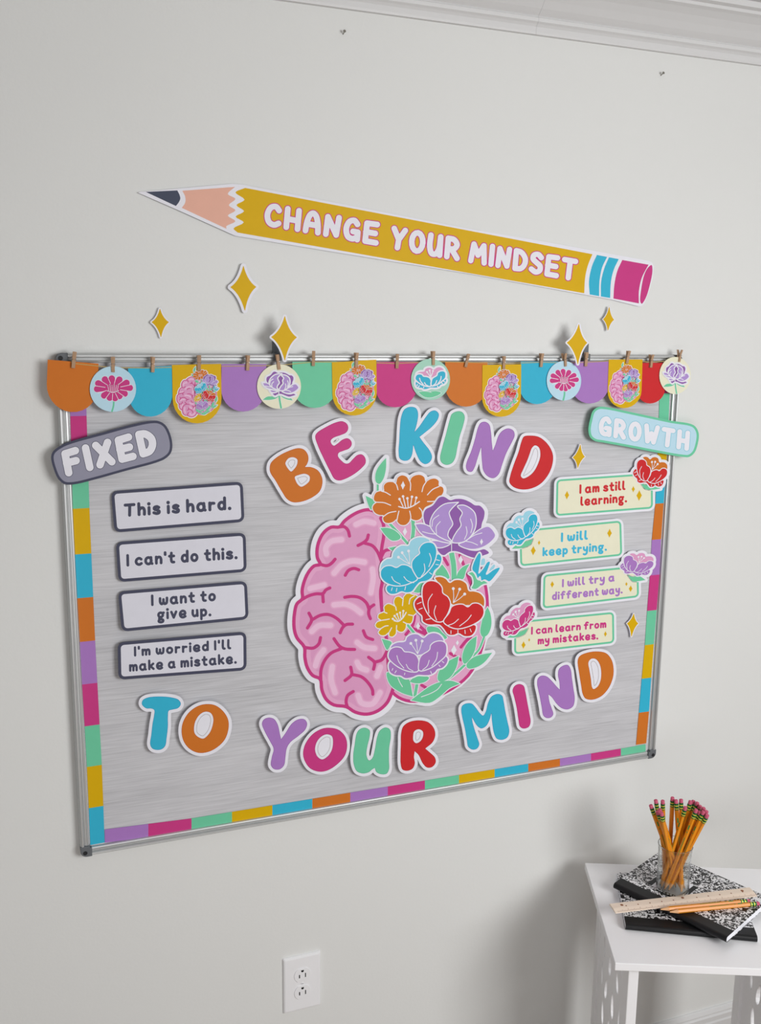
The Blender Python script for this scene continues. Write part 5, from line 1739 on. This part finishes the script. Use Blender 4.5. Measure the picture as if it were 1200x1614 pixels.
# ------------------------------------------------------------------ glass of pencils
GC = (.1535, .2065)
GZ = Z2
gl = empty('glass_jar', T3(GC[0], GC[1], GZ), TAZ)
tag(gl, 'clear glass jar full of yellow pencils standing on the upper notebook', 'jar')
m = MB()
outp = [(.002, 0), (.0300, 0), (.0322, .0020), (.0325, .006), (.0318, .030), (.0318, .060), (.0326, .085), (.0336, .0970), (.0341, .0984), (.0341, .0996), (.0337, .1003), (.0331, .1003), (.0327, .0996), (.0325, .0975), (.0312, .085), (.0302, .060), (.0304, .030), (.0308, .008), (.0295, .0040), (.002, .0035)]
m.lathe(outp, 96)
m.build('jar_glass', M_GLASS, gl)
TOPS = [  # (u, v, height above the table) of the eraser ends, leftmost first
    ((1026, 1269), .205, 'leftmost pencil in the jar, leaning out to the left'), ((1034, 1261), .222, 'second pencil from the left in the jar, taller than the leftmost one'),
    ((1036.5, 1279), .185, 'short pencil at the left of the jar, left of a low trio'), ((1040, 1275.5), .200, 'short pencil at the left of the jar, rear of a low trio'), ((1043, 1281), .178, 'short pencil at the left of the jar, front of a low trio'),
    ((1045, 1262), .222, 'pencil in the jar leaning left, third of the tall ones from the left'), ((1060.5, 1257), .200, 'tallest pencil of the jar, nearly upright in the middle'), ((1066, 1261), .215, 'pencil just right of the tallest one in the jar'),
    ((1074, 1260), .225, 'upright pencil in the middle of the jar, left of the dense right-hand bundle'), ((1081, 1272), .180, 'pencil in the jar leaning right in front of the dense bundle, its left edge'),
    ((1089, 1262.5), .205, 'leftmost pencil of the dense bundle leaning right in the jar'), ((1094, 1262), .218, 'topmost pencil of the dense bundle leaning right in the jar'), ((1100, 1265), .222, 'pencil at the top right of the dense bundle in the jar'),
    ((1104.5, 1270), .214, 'pencil in the upper middle of the dense bundle in the jar'), ((1098, 1276), .180, 'pencil at the lower left of the dense bundle in the jar'), ((1104, 1279.5), .180, 'pencil at the front middle of the dense bundle in the jar'),
    ((1110, 1273.5), .216, 'pencil on the rear right of the dense bundle in the jar'), ((1109.5, 1279), .198, 'pencil just behind the rightmost one of the dense bundle in the jar'), ((1114.5, 1278.5), .218, 'rear rightmost pencil of the dense bundle in the jar'), ((1115.5, 1284.5), .190, 'rightmost pencil of the jar, leaning furthest to the right')]
c_, s_ = math.cos(TAZ), math.sin(TAZ)
uv = np.array([c_, s_]), np.array([-s_, c_])
O2 = np.array(TO)
cwall = CAM
axes, rng = [], np.random.default_rng(5)
tt = np.linspace(.04, .96, 14)
rn = random.Random(5)
NC = 2200
GOAL = {6: -.018, 7: .004, 8: .012}            # where the upright pencils stand across the jar floor
for k in list(range(19, 8, -1)) + list(range(9)):
    px, vv, lab = TOPS[k]
    d = AF + AR * (px[0] - 600) / F_PX - AU * (px[1] - 807) / F_PX
    d = np.array([d[:2] @ uv[0], d[:2] @ uv[1], d[2]])                       # in the table's axes
    c0 = np.array([(CAM[:2] - O2) @ uv[0] - GC[0], (CAM[:2] - O2) @ uv[1] - GC[1], CAM[2] - GZ])
    rr, aa = .0250 * np.sqrt(rng.random(NC)), rng.random(NC) * 2 * math.pi
    Bp = np.stack([rr * np.cos(aa), rr * np.sin(aa), np.full(NC, .0042)], 1)  # where the point stands
    w = c0 - Bp
    qa, qb, qc = d @ d, 2 * w @ d, (w * w).sum(1) - .1935 ** 2
    disc_ = qb * qb - 4 * qa * qc
    ok = disc_ > 0
    sq = np.sqrt(np.maximum(disc_, 0))
    best = None
    for sg in (-1, 1):
        t = (-qb + sg * sq) / (2 * qa)
        E = c0 + t[:, None] * d                                             # eraser end
        f = (.0985 - .0042) / (E[:, 2] - .0042)
        ru = np.hypot(*(Bp[:, :2] + (E - Bp)[:, :2] * f[:, None]).T)
        X = Bp[:, None, :] + (E - Bp)[:, None, :] * tt[None, :, None]
        cost = np.where(ok, 0, 50) + np.maximum(0, ru - .0277) * 3000 + np.maximum(0, np.hypot(E[:, 0], E[:, 1]) - .085) * 60
        ut = E[:, 0]
        gu = np.clip(ut - .043, -.0255, .006) if k > 8 else np.clip(ut + .040, -.020, .015) if k < 6 else GOAL[k]
        gv = np.clip(E[:, 1] + .012, -.020, .020)
        cost = cost + np.abs(Bp[:, 0] - gu) * 60 + np.abs(Bp[:, 1] - gv) * 35
        for A0, E0 in axes:
            Y = A0 + (E0 - A0) * tt[:, None]
            dm = np.sqrt(((X - Y[None]) ** 2).sum(-1)).min(1)
            cost = cost + np.maximum(0, .0083 - dm) * 520
        i = int(np.argmin(cost))
        if best is None or cost[i] < best[0]:
            best = (cost[i], Bp[i], E[i])
    _, b0, e0 = best
    axes.append((b0, e0))
    pencil(T3(GC[0] + b0[0], GC[1] + b0[1], GZ + b0[2]), T3(GC[0] + e0[0], GC[1] + e0[1], GZ + e0[2]), rn.uniform(0, 3), 'yellow ' + lab, 'pencils standing in the glass jar')
bpy.context.view_layer.update()
